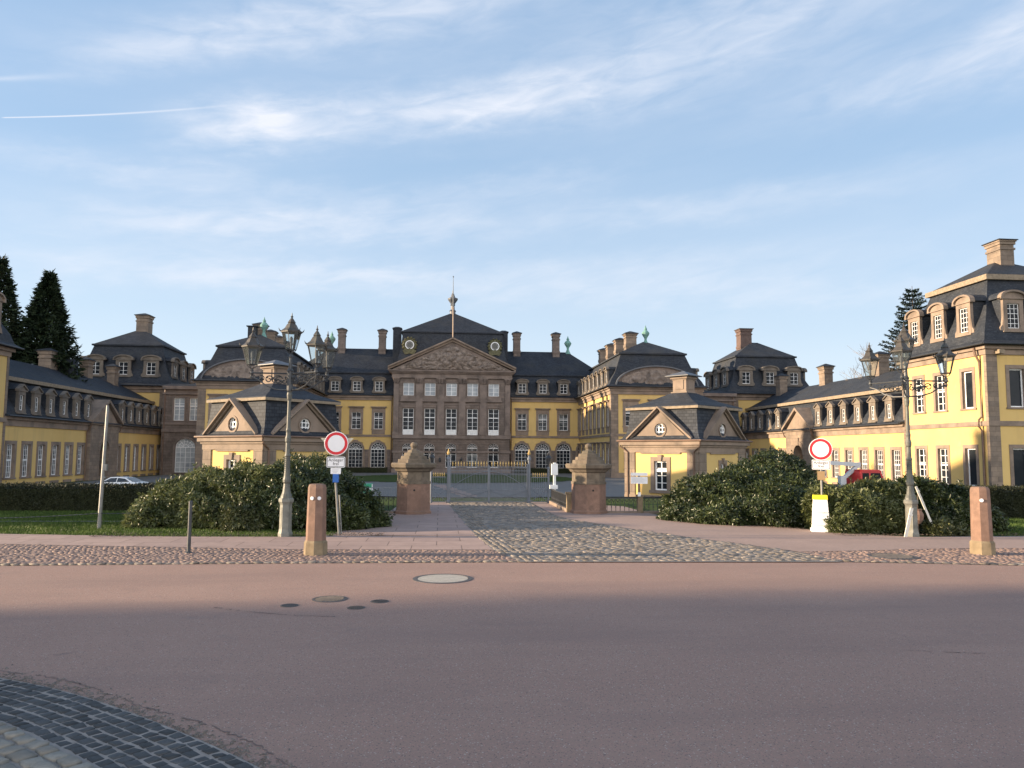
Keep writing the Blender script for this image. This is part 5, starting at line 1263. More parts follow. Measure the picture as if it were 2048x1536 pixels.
bush('sunlit rhododendron wall between the white sign stand and the right lamp post', (9.9, 20.5, 0), [(9.3, 20.75, .4, .6, .75, .72), (9.9, 20.5, .46, .75, .85, .76), (10.5, 20.6, .48, .65, .8, .8), (9.1, 20.4, .2, .35, .5, .4), (10, 20.1, .25, .9, .5, .45), (10.95, 20.7, .55, .5, .7, .7), (9.3, 19.95, .3, .36, .32, .5)], 34000, 'leafbright', seed=8)
bush('dark rhododendron right of the right lamp post', (12.3, 20.5, 0), [(11.7, 20.7, .55, .8, .85, .85), (12.5, 20.6, .42, .8, .85, .75), (13.3, 20.5, .2, .6, .7, .55), (11.9, 20.0, .25, .8, .5, .45)], 26000, 'leaf', seed=9)
bush('small rhododendron shoot in front, between right lamp post and right bollard', (11.6, 19.5, 0), [(11.55, 19.5, .12, .42, .3, .3), (11.9, 19.45, .08, .3, .25, .2)], 3600, 'leafdry', seed=10)
bush('small pale rhododendron shoot at the foot of the left bushes', (-6.9, 20.9, 0), [(-6.95, 20.95, .25, .32, .25, .38), (-6.6, 21.0, .15, .3, .25, .25)], 2600, 'leafdry', seed=12)
bush('unseen rhododendron added beyond the left edge to shade the lawn', (-21.5, 25.5, 0), [(-22, 26, .8, 2.5, 2.8, 2.0), (-20.5, 24.5, .5, 1.5, 1.8, 1.4)], 9000, 'leaf', .2, .08, seed=11)  # unseen bush added so the left lawn falls into shade
def hedge(label, x0, x1, y0, y1, h, n, slope=0):
    P = thing('hedge', label, 'hedge', ((x0+x1)/2, (y0+y1)/2, 0), 0, 'clipped hedges')
    r = np.random.default_rng(int(abs(x0)*10)); A = []; Nn = []
    fr = [((x1-x0)*h, 0), ((x1-x0)*(y1-y0), 1), ((y1-y0)*h, 2)]; tot = sum(f[0] for f in fr)
    for a, k in fr:
        q = int(n*a/tot); u, v = r.uniform(0, 1, q), r.uniform(0, 1, q)
        if k == 0: p = np.stack([x0+(x1-x0)*u, np.full(q, y0), h*v], 1); nn = np.tile([0, -1, .1], (q, 1))
        elif k == 1: p = np.stack([x0+(x1-x0)*u, y0+(y1-y0)*v, np.full(q, h)], 1); nn = np.tile([0, 0, 1], (q, 1))
        else: p = np.stack([np.where(r.uniform(0, 1, q) < .5, x0, x1), y0+(y1-y0)*u, h*v], 1); nn = np.tile([1, 0, .1], (q, 1))
        p = p+r.normal(0, .035, p.shape)+(np.sin(p[:, :1]*5)+np.sin(p[:, :1]*13+p[:, 2:]*9))*.015
        A.append(p); Nn.append(nn)
    A = np.concatenate(A); Nn = np.concatenate(Nn).astype(float); A[:, 2] = np.maximum(A[:, 2], 0)
    A -= np.array([(x0+x1)/2, (y0+y1)/2, 0])
    V, F = leaf_mesh(A, Nn, .07, .04, .1, .8); V[:, 2] = np.maximum(V[:, 2], 0); numesh('foliage', V, F, 'hedge', P)
    m = MB(); m.box((x0-x1)/2+.06, (x1-x0)/2-.06, (y0-y1)/2+.06, (y1-y0)/2-.06, 0, h-.06); m.build('dark_inner_shell', 'core', P, local=True)
hedge('long dark clipped hedge behind the left lawn below the white car', -34, -11.2, 28, 29.4, .82, 42000)
hedge('clipped hedge at the right edge behind the right bollard', 14.8, 26, 24.4, 25.8, .95, 26000)
for a_, b_, w_ in ((-22.5, -10.8, 'left'), (11.6, 23.2, 'right')):
    hedge('low dark hedge along the palace foot, %s of the central block' % w_, a_, b_, 136.6, 137.6, .95, 5000)
    bpy.data.objects[[o.name for o in bpy.data.objects if o.name.startswith('hedge') and not o.parent][-1]].location.z = -1.6
def conifer(label, x, y, h, rad, n, seed, zb=-1.6):
    P = thing('conifer', label, 'tree', (x, y, zb), 0, 'dense dark conifers behind the left stable wing')
    m = MB(); m.tube([(0, 0, 0), (.1, 0, h*.5), (0, .1, h*.98)], [.55, .3, .03], 8); m.build('trunk', 'bark', P, local=True)
    r = np.random.default_rng(seed)
    t = 1-r.uniform(.0004, 1, n)**.62; th = r.uniform(0, 2*math.pi, n)
    prof = (1-t)**.9*(1-.25*np.exp(-t*9))
    lob = 1+.2*np.sin(th*5+t*17+seed)+.17*np.sin(th*9-t*41)+.16*np.sin(t*73+th*3)+.12*np.sin(t*150+th*7)
    rr = rad*prof*lob*r.uniform(.45, 1.06, n)**.5+.08
    p = np.stack([rr*np.cos(th), rr*np.sin(th), t*h+r.normal(0, .12, n)], 1); p[:, 2] = np.maximum(p[:, 2], .6)
    nn = np.stack([np.cos(th), np.sin(th), np.full(n, .35)], 1)
    V, F = leaf_mesh(p, nn, .8, .24, .25, .6); numesh('crown', V, F, 'conifer', P)
conifer('tall dark conifer behind the left stable wing, standing clear of its neighbour', -53.7, 106, 27.3, 6.3, 38000, 1)
conifer('tall dark conifer cut off by the left edge of the photo', -59.3, 105, 29, 6.0, 24000, 2)
conifer('dark conifer further left, outside the photo', -66, 92, 25, 6, 5000, 3)
def spruce(label, x, y, h, rad, zb=-1.6):
    P = thing('spruce', label, 'tree', (x, y, zb))
    m = MB(); m.tube([(0, 0, 0), (0, 0, h)], [.35, .03], 8); m.build('trunk', 'bark', P, local=True)
    r = np.random.default_rng(5); A, D = [], []
    z = h*.3
    while z < h-.3:
        t = (h-z)/(h*.7); L_ = rad*t**.85+.25; nb = int(7+5*t)
        for k in range(nb):
            a = 2*math.pi*(k+r.uniform(-.3, .3))/nb; l = L_*r.uniform(.75, 1.12)
            q = np.linspace(.1, 1, max(6, int(l*7)))
            dx = l*q; dz = -.12*l*q+.28*l*q**2+r.normal(0, .05)
            for s_ in (-1, 0, 1):
                w = s_*(1-q)*l*.2
                for j in range(2):
                    A.append(np.stack([dx*math.cos(a)-w*math.sin(a), dx*math.sin(a)+w*math.cos(a), z+dz-abs(w)*.3-.05*j], 1)+r.normal(0, .05, (len(q), 3)))
                    D.append(np.tile([math.cos(a)-s_*.5*math.sin(a), math.sin(a)+s_*.5*math.cos(a), .15], (len(q), 1)))
        z += .8*(.45+.55*t)+.16
    A = np.concatenate(A); D = np.concatenate(D)
    V, F = leaf_mesh(A, D, .4, .13, .25, .35); numesh('crown', V, F, 'spruce', P)
spruce('blue grey spruce rising behind the right stable wing beside the end pavilion', 60.9, 96, 26.2, 7.2)
def bare_tree(label, x, y, h, seed, zb=-1.6, depth=6):
    P = thing('bare_tree', label, 'tree', (x, y, zb), 0, 'leafless trees behind the buildings'); r = random.Random(seed)
    tr, tw = MB(), MB()
    def grow(p, d, l, w, k):
        q = p+d*l*.5+Vector((r.uniform(-.08, .08), r.uniform(-.08, .08), 0))*l; e = q+(d+Vector((r.uniform(-.2, .2), r.uniform(-.2, .2), .06))).normalized()*l*.5
        (tr if k < 2 else tw).tube([p, q, e], [w, w*.85, w*.68], 5 if k < 3 else 3)
        if k >= depth: return
        for _ in range(3 if k < 4 else 2 + (r.random() < .5)):
            nd = (d+Vector((r.gauss(0, .55), r.gauss(0, .55), r.gauss(.08, .3)))).normalized()
            grow(e if r.random() < .7 else q, nd, l*r.uniform(.62, .85), max(w*.62, .012), k+1)
    grow(Vector((0, 0, 0)), Vector((0, 0, 1)), h*.26, h*.014, 0)
    tr.build('trunk', 'bark', P, local=True); tw.build('crown', 'twig', P, local=True)
bare_tree('leafless tree with fine twigs just left of the spruce', 57.6, 98, 21, 3)
bare_tree('leafless tree showing between left corner tower and left palace wing', -52.5, 168, 22, 5)
bare_tree('leafless tree low behind the left stone link building', -49.5, 172, 19, 8)

# ------------------------------------------------------------------ ground, roads, paving
EDGE = [(-60, 13.2), (-30, 14.4), (-20, 14.85), (-9.5, 14.95), (-5, 15.0), (-.2, 14.95), (3, 14.85), (6.2, 14.7), (9.5, 14.02), (20, 11.9), (60, 3.5)]
def lerp_line(L, x):
    for (a, b), (c, d) in zip(L, L[1:]):
        if a <= x <= c: return b+(d-b)*(x-a)/(c-a)
    return L[0][1] if x < L[0][0] else L[-1][1]
def axis_pts():
    a = list(np.arange(-70, 71, 5)); return [-3000, -800, -300, -150]+a+[150, 300, 800, 3000]
xs = axis_pts(); ys = [-3000, -600, -150, -60, -20, 0, 10, 20, 28, 33]+list(np.arange(35, 67, 2))+[70, 80, 100, 125, 160, 250, 600, 3000]
V = [(x, y, ground_z(y)-.012) for y in ys for x in xs]; nx = len(xs)
F = [(j*nx+i, j*nx+i+1, (j+1)*nx+i+1, (j+1)*nx+i) for j in range(len(ys)-1) for i in range(nx-1)]
struct(numesh('ground', V, F, 'lawn'))
def sheet(name, mat, pts, z):
    m = MB(); m.poly([(x, y, z) for x, y in pts]); return struct(m.build(name, mat))
def strip_sheet(name, mat, lo, hi, x0, x1, z, n=60):
    m = MB()
    for k in range(n):
        a, b = x0+(x1-x0)*k/n, x0+(x1-x0)*(k+1)/n
        m.poly([(a, lo(a), z), (b, lo(b), z), (b, hi(b), z), (a, hi(a), z)])
    return struct(m.build(name, mat))
edge = lambda x: lerp_line(EDGE, x)
strip_sheet('road', 'asphalt', lambda x: -60, edge, -60, 60, 0., 80)
SWL = [(-60, 20.5), (-20, 19.0), (-11.34, 18.25), (-4.55, 17.0), (-.45, 16.75)]
SWU = [(-60, 23.5), (-20, 21.8), (-12.5, 20.45), (-8.56, 19.7), (-5.3, 19.5), (-3.6, 19.6), (-.5, 19.6)]
swl = lambda x: lerp_line(SWL, x); swu = lambda x: lerp_line(SWU, x)
strip_sheet('cobbled_strip_bed', 'mortarp', edge, lambda x: (swl(x) if x < -.4 else 17.6), -60, 60, .011, 80)
strip_sheet('pavement', 'slab', swl, swu, -60, -.45, .016, 70)
DRL = [(-.05, 14.9), (-.45, 16.75), (-.77, 21.15), (-1.23, 31.08), (-1.25, 33.)]
DRR = [(6.2, 14.6), (6.08, 16.05), (5.49, 17.3), (4.31, 19.58), (3.33, 22.02), (2.4, 24.36), (2.21, 26), (2.15, 33.)]
sheet('drive_bed', 'mortarg', DRL[::-1]+DRR, .018)
sheet('side_path', 'slab', [(-3.4, 19.7), (-.66, 19.55), (-.77, 21.15), (-1.23, 31.08), (-1.25, 33), (-2.0, 33), (-2.1, 26.3), (-2.1, 24)], .022)
sheet('gravel_path', 'path', [(-4.6, 19.55), (-3.3, 19.65), (-2.08, 24), (-2.08, 33), (-3.1, 33), (-3.4, 26), (-3.2, 23.5)], .016)
RSW = [(6.25, 14.9), (60, 6.2)]
sheet('gravel_path', 'path', [(6.1, 16.1), (7.3, 16.2), (9.7, 16.5), (14, 16.4), (40, 11.0), (60, 7.5), (60, 12), (40, 15), (16, 18.9), (13.6, 18.95), (10.4, 18.9), (9.6, 19.5), (8.4, 21.2), (6.2, 23.2), (5.7, 26.5), (5.6, 30), (2.2, 33), (2.23, 26), (2.42, 24.36), (3.35, 22.02), (4.33, 19.58), (5.51, 17.3)], .02)
# court beyond the gate, following the falling ground
def draped(name, mat, x0, x1, yl, dz, inside=None, nxx=30):
    xx = np.linspace(x0, x1, nxx); m = MB()
    for j in range(len(yl)-1):
        for i in range(nxx-1):
            cx, cy = (xx[i]+xx[i+1])/2, (yl[j]+yl[j+1])/2
            if inside and not inside(cx, cy): continue
            m.poly([(xx[i], yl[j], ground_z(yl[j])+dz), (xx[i+1], yl[j], ground_z(yl[j])+dz), (xx[i+1], yl[j+1], ground_z(yl[j+1])+dz), (xx[i], yl[j+1], ground_z(yl[j+1])+dz)])
    return struct(m.build(name, mat))
draped('court', 'court', -43, 46.5, list(np.arange(33, 67, 1.5))+[70, 90, 120, 139], .02, lambda x, y: (abs(x-.5) < 2.6 if y < 38 else True) and (y > 52 or abs(x-.5) < 2.6+(y-38)*2.0))
draped('court_lawn', 'lawn', -18, 20, list(np.arange(92, 130, 1.5)), .06, lambda x, y: ((x-1)/17)**2+((y-110)/17.5)**2 < 1, 60)
draped('court_path', 'path', -3, 5, list(np.arange(52, 91, 3)), .035, lambda x, y: abs(x-(y-60)*-.12-1.5) < .6, 24)
sheet('lawn_kerb', 'mortarg', [(-40, 24.6), (-9, 23.7), (-9, 23.85), (-40, 24.78)], .02)

def setts(name, mat, inside, bx, ang, lw, gap, z, h, jit=.25, dz=.008, rough=.012, seed=0, kind='structure', rowfn=None):
    """real stones laid in rows: each a small bevelled block with its own tilt"""
    r = np.random.default_rng(seed); l, w = lw; ca, sa = math.cos(R(ang)), math.sin(R(ang))
    x0, x1, y0, y1 = bx; cx, cy = (x0+x1)/2, (y0+y1)/2; half = math.hypot(x1-x0, y1-y0)/2
    nr = int(2*half/w)+1; nc = int(2*half/l)+1
    I, J = np.meshgrid(np.arange(nc), np.arange(nr)); off = r.uniform(0, 1, nr)
    u = (I-nc/2+off[J])*l+r.normal(0, l*.06*jit*4, I.shape); v = (J-nr/2)*w+r.normal(0, w*.05, I.shape)
    u, v = u.ravel(), v.ravel()
    X, Y = cx+u*ca-v*sa, cy+u*sa+v*ca
    ok = (X > x0) & (X < x1) & (Y > y0) & (Y < y1)
    X, Y = X[ok], Y[ok]; ok = np.array([inside(a, b) for a, b in zip(X, Y)], bool); X, Y = X[ok], Y[ok]
    n = len(X); A = R(ang)+r.normal(0, .06*jit*4, n)
    stones(name, mat, X, Y, A, l*r.uniform(.8, 1.06, n)-gap, w*r.uniform(.86, 1.04, n)-gap, z, h, dz, rough, r, kind)
def stones(name, mat, X, Y, A, Ls, Ws, z, h, dz, rough, r, kind='structure'):
    n = len(X); ca, sa = np.cos(A), np.sin(A)
    hl, hw = Ls/2, Ws/2; bev = np.minimum(hl, hw)*.28
    ring = []
    top = z+h+r.normal(0, dz, n); tx, ty = r.normal(0, rough, n), r.normal(0, rough, n)
    def P(su, sv, zz):
        a, b = su, sv; ju, jv = r.normal(0, .05, n)*hl, r.normal(0, .05, n)*hw
        a = a+ju; b = b+jv
        return np.stack([X+a*ca-b*sa, Y+a*sa+b*ca, zz+a/np.maximum(hl, .01)*tx+b/np.maximum(hw, .01)*ty], 1)
    for k, (zz, ins) in enumerate(((np.full(n, z-.012), 0*bev), (top-bev*.55, 0*bev), (top, bev))):
        for su, sv in ((-1, -1), (1, -1), (1, 1), (-1, 1)):
            ring.append(P(su*(hl-ins), sv*(hw-ins), zz))
    V = np.stack(ring, 1).reshape(-1, 3); b = (np.arange(n)*12)[:, None]; F = []
    for k in range(2):
        for q in range(4): F.append(b+np.array([[k*4+q, k*4+(q+1) % 4, (k+1)*4+(q+1) % 4, (k+1)*4+q]]))
    F.append(b+np.array([[8, 9, 10, 11]]))
    o = numesh(name, V, np.concatenate(F), mat); o['kind'] = kind
    return o
def in_poly(poly):
    P = np.array(poly)
    def f(x, y):
        c = False; j = len(P)-1
        for i in range(len(P)):
            if (P[i, 1] > y) != (P[j, 1] > y) and x < (P[j, 0]-P[i, 0])*(y-P[i, 1])/(P[j, 1]-P[i, 1])+P[i, 0]: c = not c
            j = i
        return c
    return f
drv = in_poly(DRL[::-1]+DRR)
setts('drive_setts', 'sett', lambda x, y: drv(x, y) and y > edge(x)+.05 and not (x < lerp_line([(14.9, .5), (16.75, .12), (21.15, -.2), (31.1, -.7), (33, -.7)], y)), (-1.4, 6.4, 14.5, 32.9), -1, (.185, .125), .012, .012, .014, seed=1, dz=.004, rough=.005)
setts('drive_gutter_setts', 'sett', lambda x, y: drv(x, y) and y > edge(x)+.05 and x < lerp_line([(14.9, .5), (16.75, .12), (21.15, -.2), (31.1, -.7), (33, -.7)], y), (-1.4, .8, 14.5, 32.9), 96, (.17, .14), .018, .012, .02, seed=2, dz=.004, rough=.005)
setts('cobbled_strip', 'settp', lambda x, y: edge(x)+.12 < y < swl(x)-.03 and not drv(x, y), (-19, .1, 14.4, 19.2), -4, (.11, .1), .014, .004, .014, seed=3, dz=.004, rough=.004)
setts('cobbled_strip', 'settp', lambda x, y: edge(x)+.12 < y < lerp_line([(6, 16.1), (7.3, 16.2), (9.7, 16.5), (14, 16.4), (40, 11)], x) and not drv(x, y), (5.9, 19, 11.5, 16.6), -8, (.11, .1), .014, .004, .014, seed=4, dz=.004, rough=.004)
r_ = np.random.default_rng(5); ex = np.arange(-19, 19, .165); ey = np.array([edge(x)+.06 for x in ex]); ea = np.array([math.atan2(edge(x+.3)-edge(x-.3), .6) for x in ex])
stones('kerb_setts', 'sett', ex, ey, ea, np.full(len(ex), .15), np.full(len(ex), .1), .004, .02, .006, .006, r_)
# corner of blue basalt setts and pale cobbles, bottom left
CUR = [(-14, 9.6), (-11, 9.35), (-8, 8.75), (-6.6, 8.15), (-5.58, 7.68), (-4.73, 7.18), (-3.83, 6.45), (-2.75, 5.45), (-1.7, 4.2), (-.8, 2.7), (-.2, 1.0), (.1, -1), (.1, -3)]
def smooth(L, it=3):
    L = [np.array(p) for p in L]
    for _ in range(it):
        q = [L[0]]
        for a, b in zip(L, L[1:]): q += [a*.75+b*.25, a*.25+b*.75]
        L = q+[L[-1]]
    return L
cs = np.array(smooth(CUR)); seg = np.linalg.norm(np.diff(cs, axis=0), axis=1); acc = np.concatenate([[0], np.cumsum(seg)])
def curve_at(s): return np.array([np.interp(s, acc, cs[:, 0]), np.interp(s, acc, cs[:, 1])])
X, Y, A, Ls, Ws = [], [], [], [], []
rr_ = np.random.default_rng(9)
for row in range(6):
    d = .065+row*.112; s = rr_.uniform(0, .1)
    while s < acc[-1]:
        l = rr_.uniform(.095, .135)
        p = curve_at(s); t = curve_at(s+.05)-curve_at(s-.05)+1e-9; t /= np.linalg.norm(t); nrm = np.array([t[1], -t[0]])
        q = p+nrm*d
        if -13 < q[0] and q[1] > 0: X.append(q[0]); Y.append(q[1]); A.append(math.atan2(t[1], t[0])+rr_.normal(0, .06)); Ls.append(l-.022); Ws.append(.088+rr_.normal(0, .004))
        s += l*(1+.0)
stones('corner_setts', 'settd', np.array(X), np.array(Y), np.array(A), np.array(Ls), np.array(Ws), .006, .016, .002, .0025, rr_)
bed = [tuple(p) for p in cs] + [(-14, -3)]
sheet('corner_bed', 'mortarl', bed, .013)
X, Y, A, Ls, Ws = [], [], [], [], []
for row in range(40):
    d = .065+6*.112+.03+row*.15; s = rr_.uniform(0, .2)
    while s < acc[-1]:
        l = rr_.uniform(.13, .23); p = curve_at(s); t = curve_at(s+.3)-curve_at(s-.3)+1e-9; t /= np.linalg.norm(t); q = p+np.array([t[1], -t[0]])*d
        if -13 < q[0] and q[1] > 0: X.append(q[0]); Y.append(q[1]); A.append(math.atan2(t[1], t[0])+rr_.normal(0, .1)); Ls.append(l-.03); Ws.append(.118+rr_.normal(0, .008))
        s += l
stones('corner_cobbles', 'settl', np.array(X), np.array(Y), np.array(A), np.array(Ls), np.array(Ws), .006, .03, .004, .004, rr_)
X, Y = [], []
for _ in range(4200):
    s = rr_.uniform(0, acc[-1]); p = curve_at(s); t = curve_at(s+.05)-curve_at(s-.05)+1e-9; t /= np.linalg.norm(t); d = abs(rr_.normal(0, .09))+.0
    q = p-np.array([t[1], -t[0]])*d
    if q[0] > -9 and q[1] > 2: X.append(q[0]); Y.append(q[1])
n_ = len(X); stones('road_edge_grit', 'mortar', np.array(X), np.array(Y), rr_.uniform(0, 6, n_), rr_.uniform(.008, .035, n_), rr_.uniform(.006, .024, n_), .0, .005, .003, .003, rr_, 'stuff')
# cracks: dark thin ribbons lying in the asphalt
def crack(pts, w, seed):
    r = random.Random(seed); L = smooth(pts, 2); m = MB(); P = []
    for k in range(len(L)-1):
        for t in range(6):
            q = L[k]+(L[k+1]-L[k])*t/6; P.append((q[0]+r.gauss(0, .012), q[1]+r.gauss(0, .012), w*r.uniform(.3, 1.2)))
    skip = 0
    for a, b in zip(P, P[1:]):
        if r.random() < .12: skip = r.randint(1, 4)
        skip -= 1
        if skip > 0: continue
        m.poly([(a[0], a[1]-a[2], .003), (b[0], b[1]-b[2], .003), (b[0], b[1]+b[2], .003), (a[0], a[1]+a[2], .003)])
    return m
m = crack([(-4.6, 10.9), (-4.2, 10.65), (-3.9, 10.5), (-3.4, 10.3), (-2.9, 10.2)], .012, 1)
for a in (crack([(7.6, 6.3), (6.6, 6.6), (5.6, 6.9)], .008, 2), crack([(4.2, 7.9), (3.4, 8.1)], .006, 3)):
    o = len(m.v); m.v += a.v; m.f += [[i+o for i in f] for f in a.f]
off = [curve_at(s) for s in np.linspace(1.5, acc[-1]-4, 26)]; 
pts = []
for k, p in enumerate(off):
    t = curve_at(np.linspace(1.5, acc[-1]-4, 26)[k]+.05)-curve_at(np.linspace(1.5, acc[-1]-4, 26)[k]-.05); t /= np.linalg.norm(t); pts.append(tuple(p-np.array([t[1], -t[0]])*(.2+.05*math.sin(k*1.7))))
a = crack(pts, .012, 4); o = len(m.v); m.v += a.v; m.f += [[i+o for i in f] for f in a.f]
struct(m.build('road_cracks', 'crackdark'))
def manhole(x, y, r, label, kind):
    P = thing('manhole_cover', label, 'manhole cover', (x, y, 0), rng.uniform(0, 3), 'manhole covers')
    m = MB(); m.lathe([(r, -.01), (r, .006), (r*.86, .008), (r*.86, -.01)], 36); m.build('frame', 'castiron', P, local=True)
    m = MB(); m.lathe([(r*.84, -.01), (r*.84, .005), (.01, .007)], 36)
    if kind == 'castiron':
        for k in range(-4, 5):
            w = math.sqrt(max(0, (r*.8)**2-(k*r*.18)**2)); m.box(-w, w, k*r*.18-r*.03, k*r*.18+r*.03, .004, .012)
    m.build('lid', kind, P, local=True)
manhole(-1.53, 13.1, .5, 'large manhole cover with pale concrete filling in the sunlit road', 'concrete')
manhole(-3.14, 11.4, .25, 'medium dark manhole cover, largest of the four small ones on the road', 'castiron')
manhole(-3.62, 10.96, .12, 'small dark valve cover, leftmost on the road', 'castiron')
manhole(-2.7, 10.75, .12, 'small dark valve cover, nearest to the camera', 'castiron')
manhole(-2.42, 11.18, .13, 'small dark valve cover, rightmost of the four', 'castiron')
P = manhole(7.7, 15.3, .48, 'dark round manhole cover in the cobbles left of the right bollard', 'castiron')
bpy.data.objects['manhole_cover.005'].location.z = .02
# grass
def grass(name, inside, bx, n, h, seed):
    r = np.random.default_rng(seed); X = r.uniform(bx[0], bx[1], n); Y = r.uniform(bx[2], bx[3], n)
    ok = np.array([inside(a, b) for a, b in zip(X, Y)], bool); X, Y = X[ok], Y[ok]; n = len(X)
    a = r.uniform(0, 6.3, n); l = h*r.uniform(.5, 1.3, n); w = .012
    tx, ty = r.normal(0, .4, n)*l, r.normal(0, .4, n)*l
    V = np.stack([np.stack([X-w*np.cos(a), Y-w*np.sin(a), 0*X-.01], 1), np.stack([X+w*np.cos(a), Y+w*np.sin(a), 0*X-.01], 1), np.stack([X+tx, Y+ty, l], 1)], 1).reshape(-1, 3)
    o = numesh(name, V, np.arange(n*3).reshape(-1, 3), 'grass'); o['kind'] = 'stuff'
grass('grass', lambda x, y: y > swu(x)-.03 and not (23.7 < y < 23.9), (-20, -4.2, 19.5, 27.8), 90000, .06, 1)
grass('grass', lambda x, y: y > 19.2-(x-13)*.1, (12.5, 24, 17.8, 24.3), 30000, .06, 2)
# small leaf litter under the bushes
n_ = 2600; lx = np.concatenate([rng.uniform(-10, -3, n_//2), rng.uniform(5.6, 14, n_//2)]); ly = np.where(lx < 0, 19.55+np.abs(rng.normal(0, .5, n_)), np.where(lx < 8.6, 23.2-(lx-5.6)*.75, 19.3)+np.abs(rng.normal(0, .45, n_))-.25)
P0 = np.stack([lx, ly, np.full(n_, .035)], 1); V, F = leaf_mesh(P0, np.tile([0, 0, .05], (n_, 1)).astype(float), .07, .035, 0, .4); V[:, 2] = .03+np.abs(V[:, 2]-.035)*.35
o = numesh('leaf_litter', V, F, 'bark'); o['kind'] = 'stuff'
# tall house west of the square (out of frame): its shadow covers the near road
P = thing('town_house', 'tall yellow town house outside the left of the photo, shading the road', 'house', (-92, 2, 0))
x0, x1, y0, y1 = -104, -84, -26, 12.4
hb = [(q, z) for q in (-22, -17, -12, -7, -2, 3, 8) for z in (1.2, 5.4, 9.6, 13.8)]
ops = put_windows(P, 'E', x1, [('pav_cross', q, z) for q, z in hb])
m = MB(); wall_face(m, 'E', x1, y0, y1, -.1, 18.5, ops); wall_face(m, 'N', y1, x0, x1, -.1, 18.5, []); wall_face(m, 'S', y0, x0, x1, -.1, 18.5, []); wall_face(m, 'W', x0, y0, y1, -.1, 18.5, []); m.build('wall', 'yellow', P)
m = MB(); m.ringroof(x0, x1, y0, y1, [(0.02, 18.5), (.3, 18.8), (2.2, 22), (8, 25)]); m.build('roof', 'slate', P)

P = thing('evergreen_tree', 'broad evergreen tree outside the left of the photo, shading the road', 'tree', (-82, 8.5, 0))
m = MB(); m.tube([(0, 0, -.2), (.2, 0, 8), (0, .3, 17)], [.7, .5, .2], 9); m.build('trunk', 'bark', P, local=True)
bl = [(0, 0, 20.2, 7, 9.6, 8.2)]
p_, n_n = blob_points(bl, 14000, (.8, 1.04), .05, 2, 44); V, F = leaf_mesh(p_, n_n, .7, .4, .2, .8); numesh('crown', V, F, 'hedge', P)
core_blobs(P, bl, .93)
# ------------------------------------------------------------------ light, sky, camera
sun_dir = Vector((math.sin(R(SUN_AZ))*math.cos(R(SUN_EL)), math.cos(R(SUN_AZ))*math.cos(R(SUN_EL)), math.sin(R(SUN_EL))))
L_ = bpy.data.lights.new('sun', 'SUN'); L_.energy = SUN_E; L_.angle = R(.75); L_.color = (1, .77, .52)
so = bpy.data.objects.new('sun', L_); COL.objects.link(so); so.rotation_euler = sun_dir.to_track_quat('Z', 'Y').to_euler(); so.location = (-60, 0, 60)
W = bpy.data.worlds.new('World'); SC.world = W; W.use_nodes = True; nt = W.node_tree
bg = nt.nodes['Background']; bg.inputs['Strength'].default_value = SKY_S
sky = N(nt, 'ShaderNodeTexSky', sky_type='NISHITA'); sky.sun_disc = False; sky.sun_elevation = R(SUN_EL); sky.sun_rotation = R(SUN_AZ)
sky.air_density = 1.0; sky.dust_density = SKY_DUST; sky.ozone_density = 1.6; sky.altitude = 200
gen = N(nt, 'ShaderNodeTexCoord').outputs['Generated']
sep = N(nt, 'ShaderNodeSeparateXYZ'); nt.links.new(gen, sep.inputs[0])
def mth(op, a, b=None, c=None, clamp=False):
    n = N(nt, 'ShaderNodeMath', operation=op, use_clamp=clamp); setin(nt, n.inputs[0], a)
    if b is not None: setin(nt, n.inputs[1], b)
    if c is not None: setin(nt, n.inputs[2], c)
    return n.outputs[0]
az = mth('MULTIPLY', mth('ARCTAN2', sep.outputs[0], sep.outputs[1]), 57.2958)
el = mth('MULTIPLY', mth('ARCSINE', sep.outputs[2]), 57.2958)
def skynoise(sx, sy, detail, rough, ox=0., rot=.0, dist=0.):
    cv = N(nt, 'ShaderNodeCombineXYZ')
    nt.links.new(mth('MULTIPLY_ADD', mth('ADD', az, mth('MULTIPLY', el, rot)), sx, ox), cv.inputs[0]); nt.links.new(mth('MULTIPLY', mth('ADD', el, mth('MULTIPLY', az, -rot)), sy), cv.inputs[1])
    n = N(nt, 'ShaderNodeTexNoise'); nt.links.new(cv.outputs[0], n.inputs['Vector']); n.inputs['Scale'].default_value = 1
    n.inputs['Detail'].default_value = detail; n.inputs['Roughness'].default_value = rough; n.inputs['Distortion'].default_value = dist
    return n.outputs['Fac']
w1 = skynoise(.12, .3, 5, .6, 3.1, .1); w2 = skynoise(.35, .9, 6, .62, 9.2, .12); fine = skynoise(.22, .85, 6, .56, 1.7, .14, .5)
elw = mth('ADD', el, mth('MULTIPLY_ADD', w1, 3.2, -1.6)); elw = mth('ADD', elw, mth('MULTIPLY_ADD', w2, 2.0, -1.0)); azw = mth('ADD', az, mth('MULTIPLY_ADD', w1, 6., -3.))
def streak(a0, e0, slope, su, sv, amp, warp=True, tex=True):
    A, E_ = (azw, elw) if warp else (az, el)
    du = mth('SUBTRACT', A, a0); v = mth('SUBTRACT', mth('SUBTRACT', E_, e0), mth('MULTIPLY', du, slope))
    q = mth('ADD', mth('POWER', mth('ABSOLUTE', mth('DIVIDE', du, su)), 2.), mth('POWER', mth('ABSOLUTE', mth('DIVIDE', v, sv)), 2.))
    g = mth('MULTIPLY', mth('POWER', 2.71828, mth('MULTIPLY', q, -1.)), amp)
    if tex: g = mth('MULTIPLY', g, mth('MULTIPLY_ADD', fine, 1.8, -.25, clamp=True))
    return g
tot = None
for a in STREAKS:
    s_ = streak(*a); tot = s_ if tot is None else mth('ADD', tot, s_)
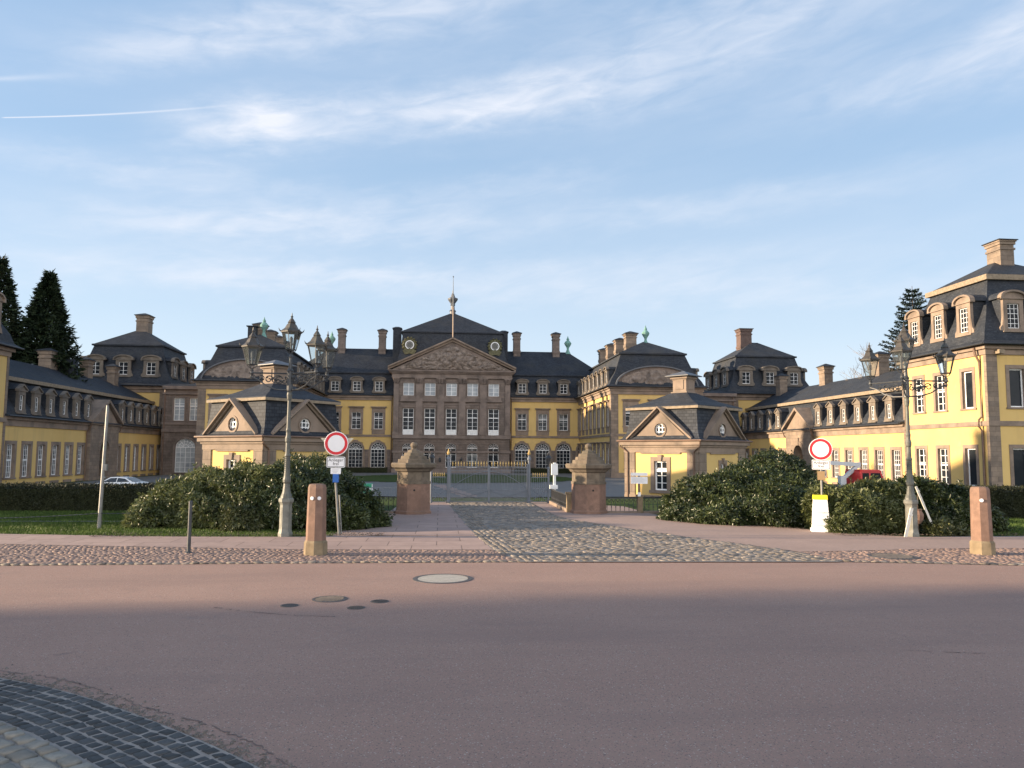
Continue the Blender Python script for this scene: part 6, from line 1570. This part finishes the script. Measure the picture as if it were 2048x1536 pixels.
veil = mth('MULTIPLY', mth('SUBTRACT', skynoise(.035, .2, 6, .52, 5.5, .1, .3), .36), 1.15, clamp=True)
hor = mth('POWER', 2.71828, mth('DIVIDE', mth('MAXIMUM', el, 0.), -13.))
tot = mth('ADD', tot, mth('MULTIPLY', veil, .27))
for a in CONTRAILS:
    a0, a1, e0, e1, wd, amp = a
    sl = (e1-e0)/(a1-a0); v = mth('SUBTRACT', mth('SUBTRACT', el, e0), mth('MULTIPLY', mth('SUBTRACT', az, a0), sl))
    t = mth('DIVIDE', mth('SUBTRACT', az, a0), a1-a0)
    wv = mth('MULTIPLY_ADD', mth('MAXIMUM', t, 0.), wd*1.6, wd)
    g = mth('POWER', 2.71828, mth('MULTIPLY', mth('POWER', mth('ABSOLUTE', mth('DIVIDE', v, wv)), 2.), -1.))
    fade = mth('MULTIPLY', mth('MULTIPLY', mth('SUBTRACT', 1., t), 1.4, clamp=True), mth('MULTIPLY', t, 60., clamp=True))
    tot = mth('ADD', tot, mth('MULTIPLY', mth('MULTIPLY', g, fade), amp))
tot = mth('MINIMUM', mth('MAXIMUM', tot, 0.), .96)
tint = mixc(nt, 1., sky.outputs[0], SKY_TINT, 'MULTIPLY')
col = mixc(nt, mth('MULTIPLY_ADD', mth('MULTIPLY', mth('SUBTRACT', el, 38.), .05, clamp=True), -.4, .68), tint, VEIL); col = mixc(nt, mth('MULTIPLY', hor, 1.), col, HAZE); col = mixc(nt, tot, col, CLOUD)
# unseen cloud glow added low behind the camera to brighten the facades
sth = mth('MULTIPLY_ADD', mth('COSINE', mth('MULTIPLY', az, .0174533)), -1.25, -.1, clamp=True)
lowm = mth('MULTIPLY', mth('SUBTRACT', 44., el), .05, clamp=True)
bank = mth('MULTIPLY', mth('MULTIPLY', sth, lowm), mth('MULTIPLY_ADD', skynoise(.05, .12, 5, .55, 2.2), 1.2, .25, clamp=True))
col = mixc(nt, bank, col, FILL_BANK)
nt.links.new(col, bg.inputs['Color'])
cam = bpy.data.cameras.new('camera'); co = bpy.data.objects.new('camera', cam); COL.objects.link(co)
cam.sensor_width = 36; cam.lens = 36*1539/2048; cam.clip_end = 8000; cam.clip_start = .05
yaw, pit, rol = R(5.27), math.atan(137/1539), R(.35)
fw = Vector((math.sin(yaw)*math.cos(pit), math.cos(yaw)*math.cos(pit), math.sin(pit))); ri = Vector((math.cos(yaw), -math.sin(yaw), 0)); up = ri.cross(fw)
r2 = ri*math.cos(rol)+up*math.sin(rol); u2 = -ri*math.sin(rol)+up*math.cos(rol)
M = Matrix((r2, u2, -fw)).transposed().to_4x4(); M.translation = (-1.6, 0, 2.1); co.matrix_world = M
SC.camera = co
SC.view_settings.view_transform = 'Standard'; SC.view_settings.look = 'None'; SC.view_settings.exposure = EXPO; SC.view_settings.gamma = 1
SC.render.engine = 'CYCLES'; SC.cycles.max_bounces = 6; SC.cycles.transparent_max_bounces = 12
SC.cycles.use_denoising = True
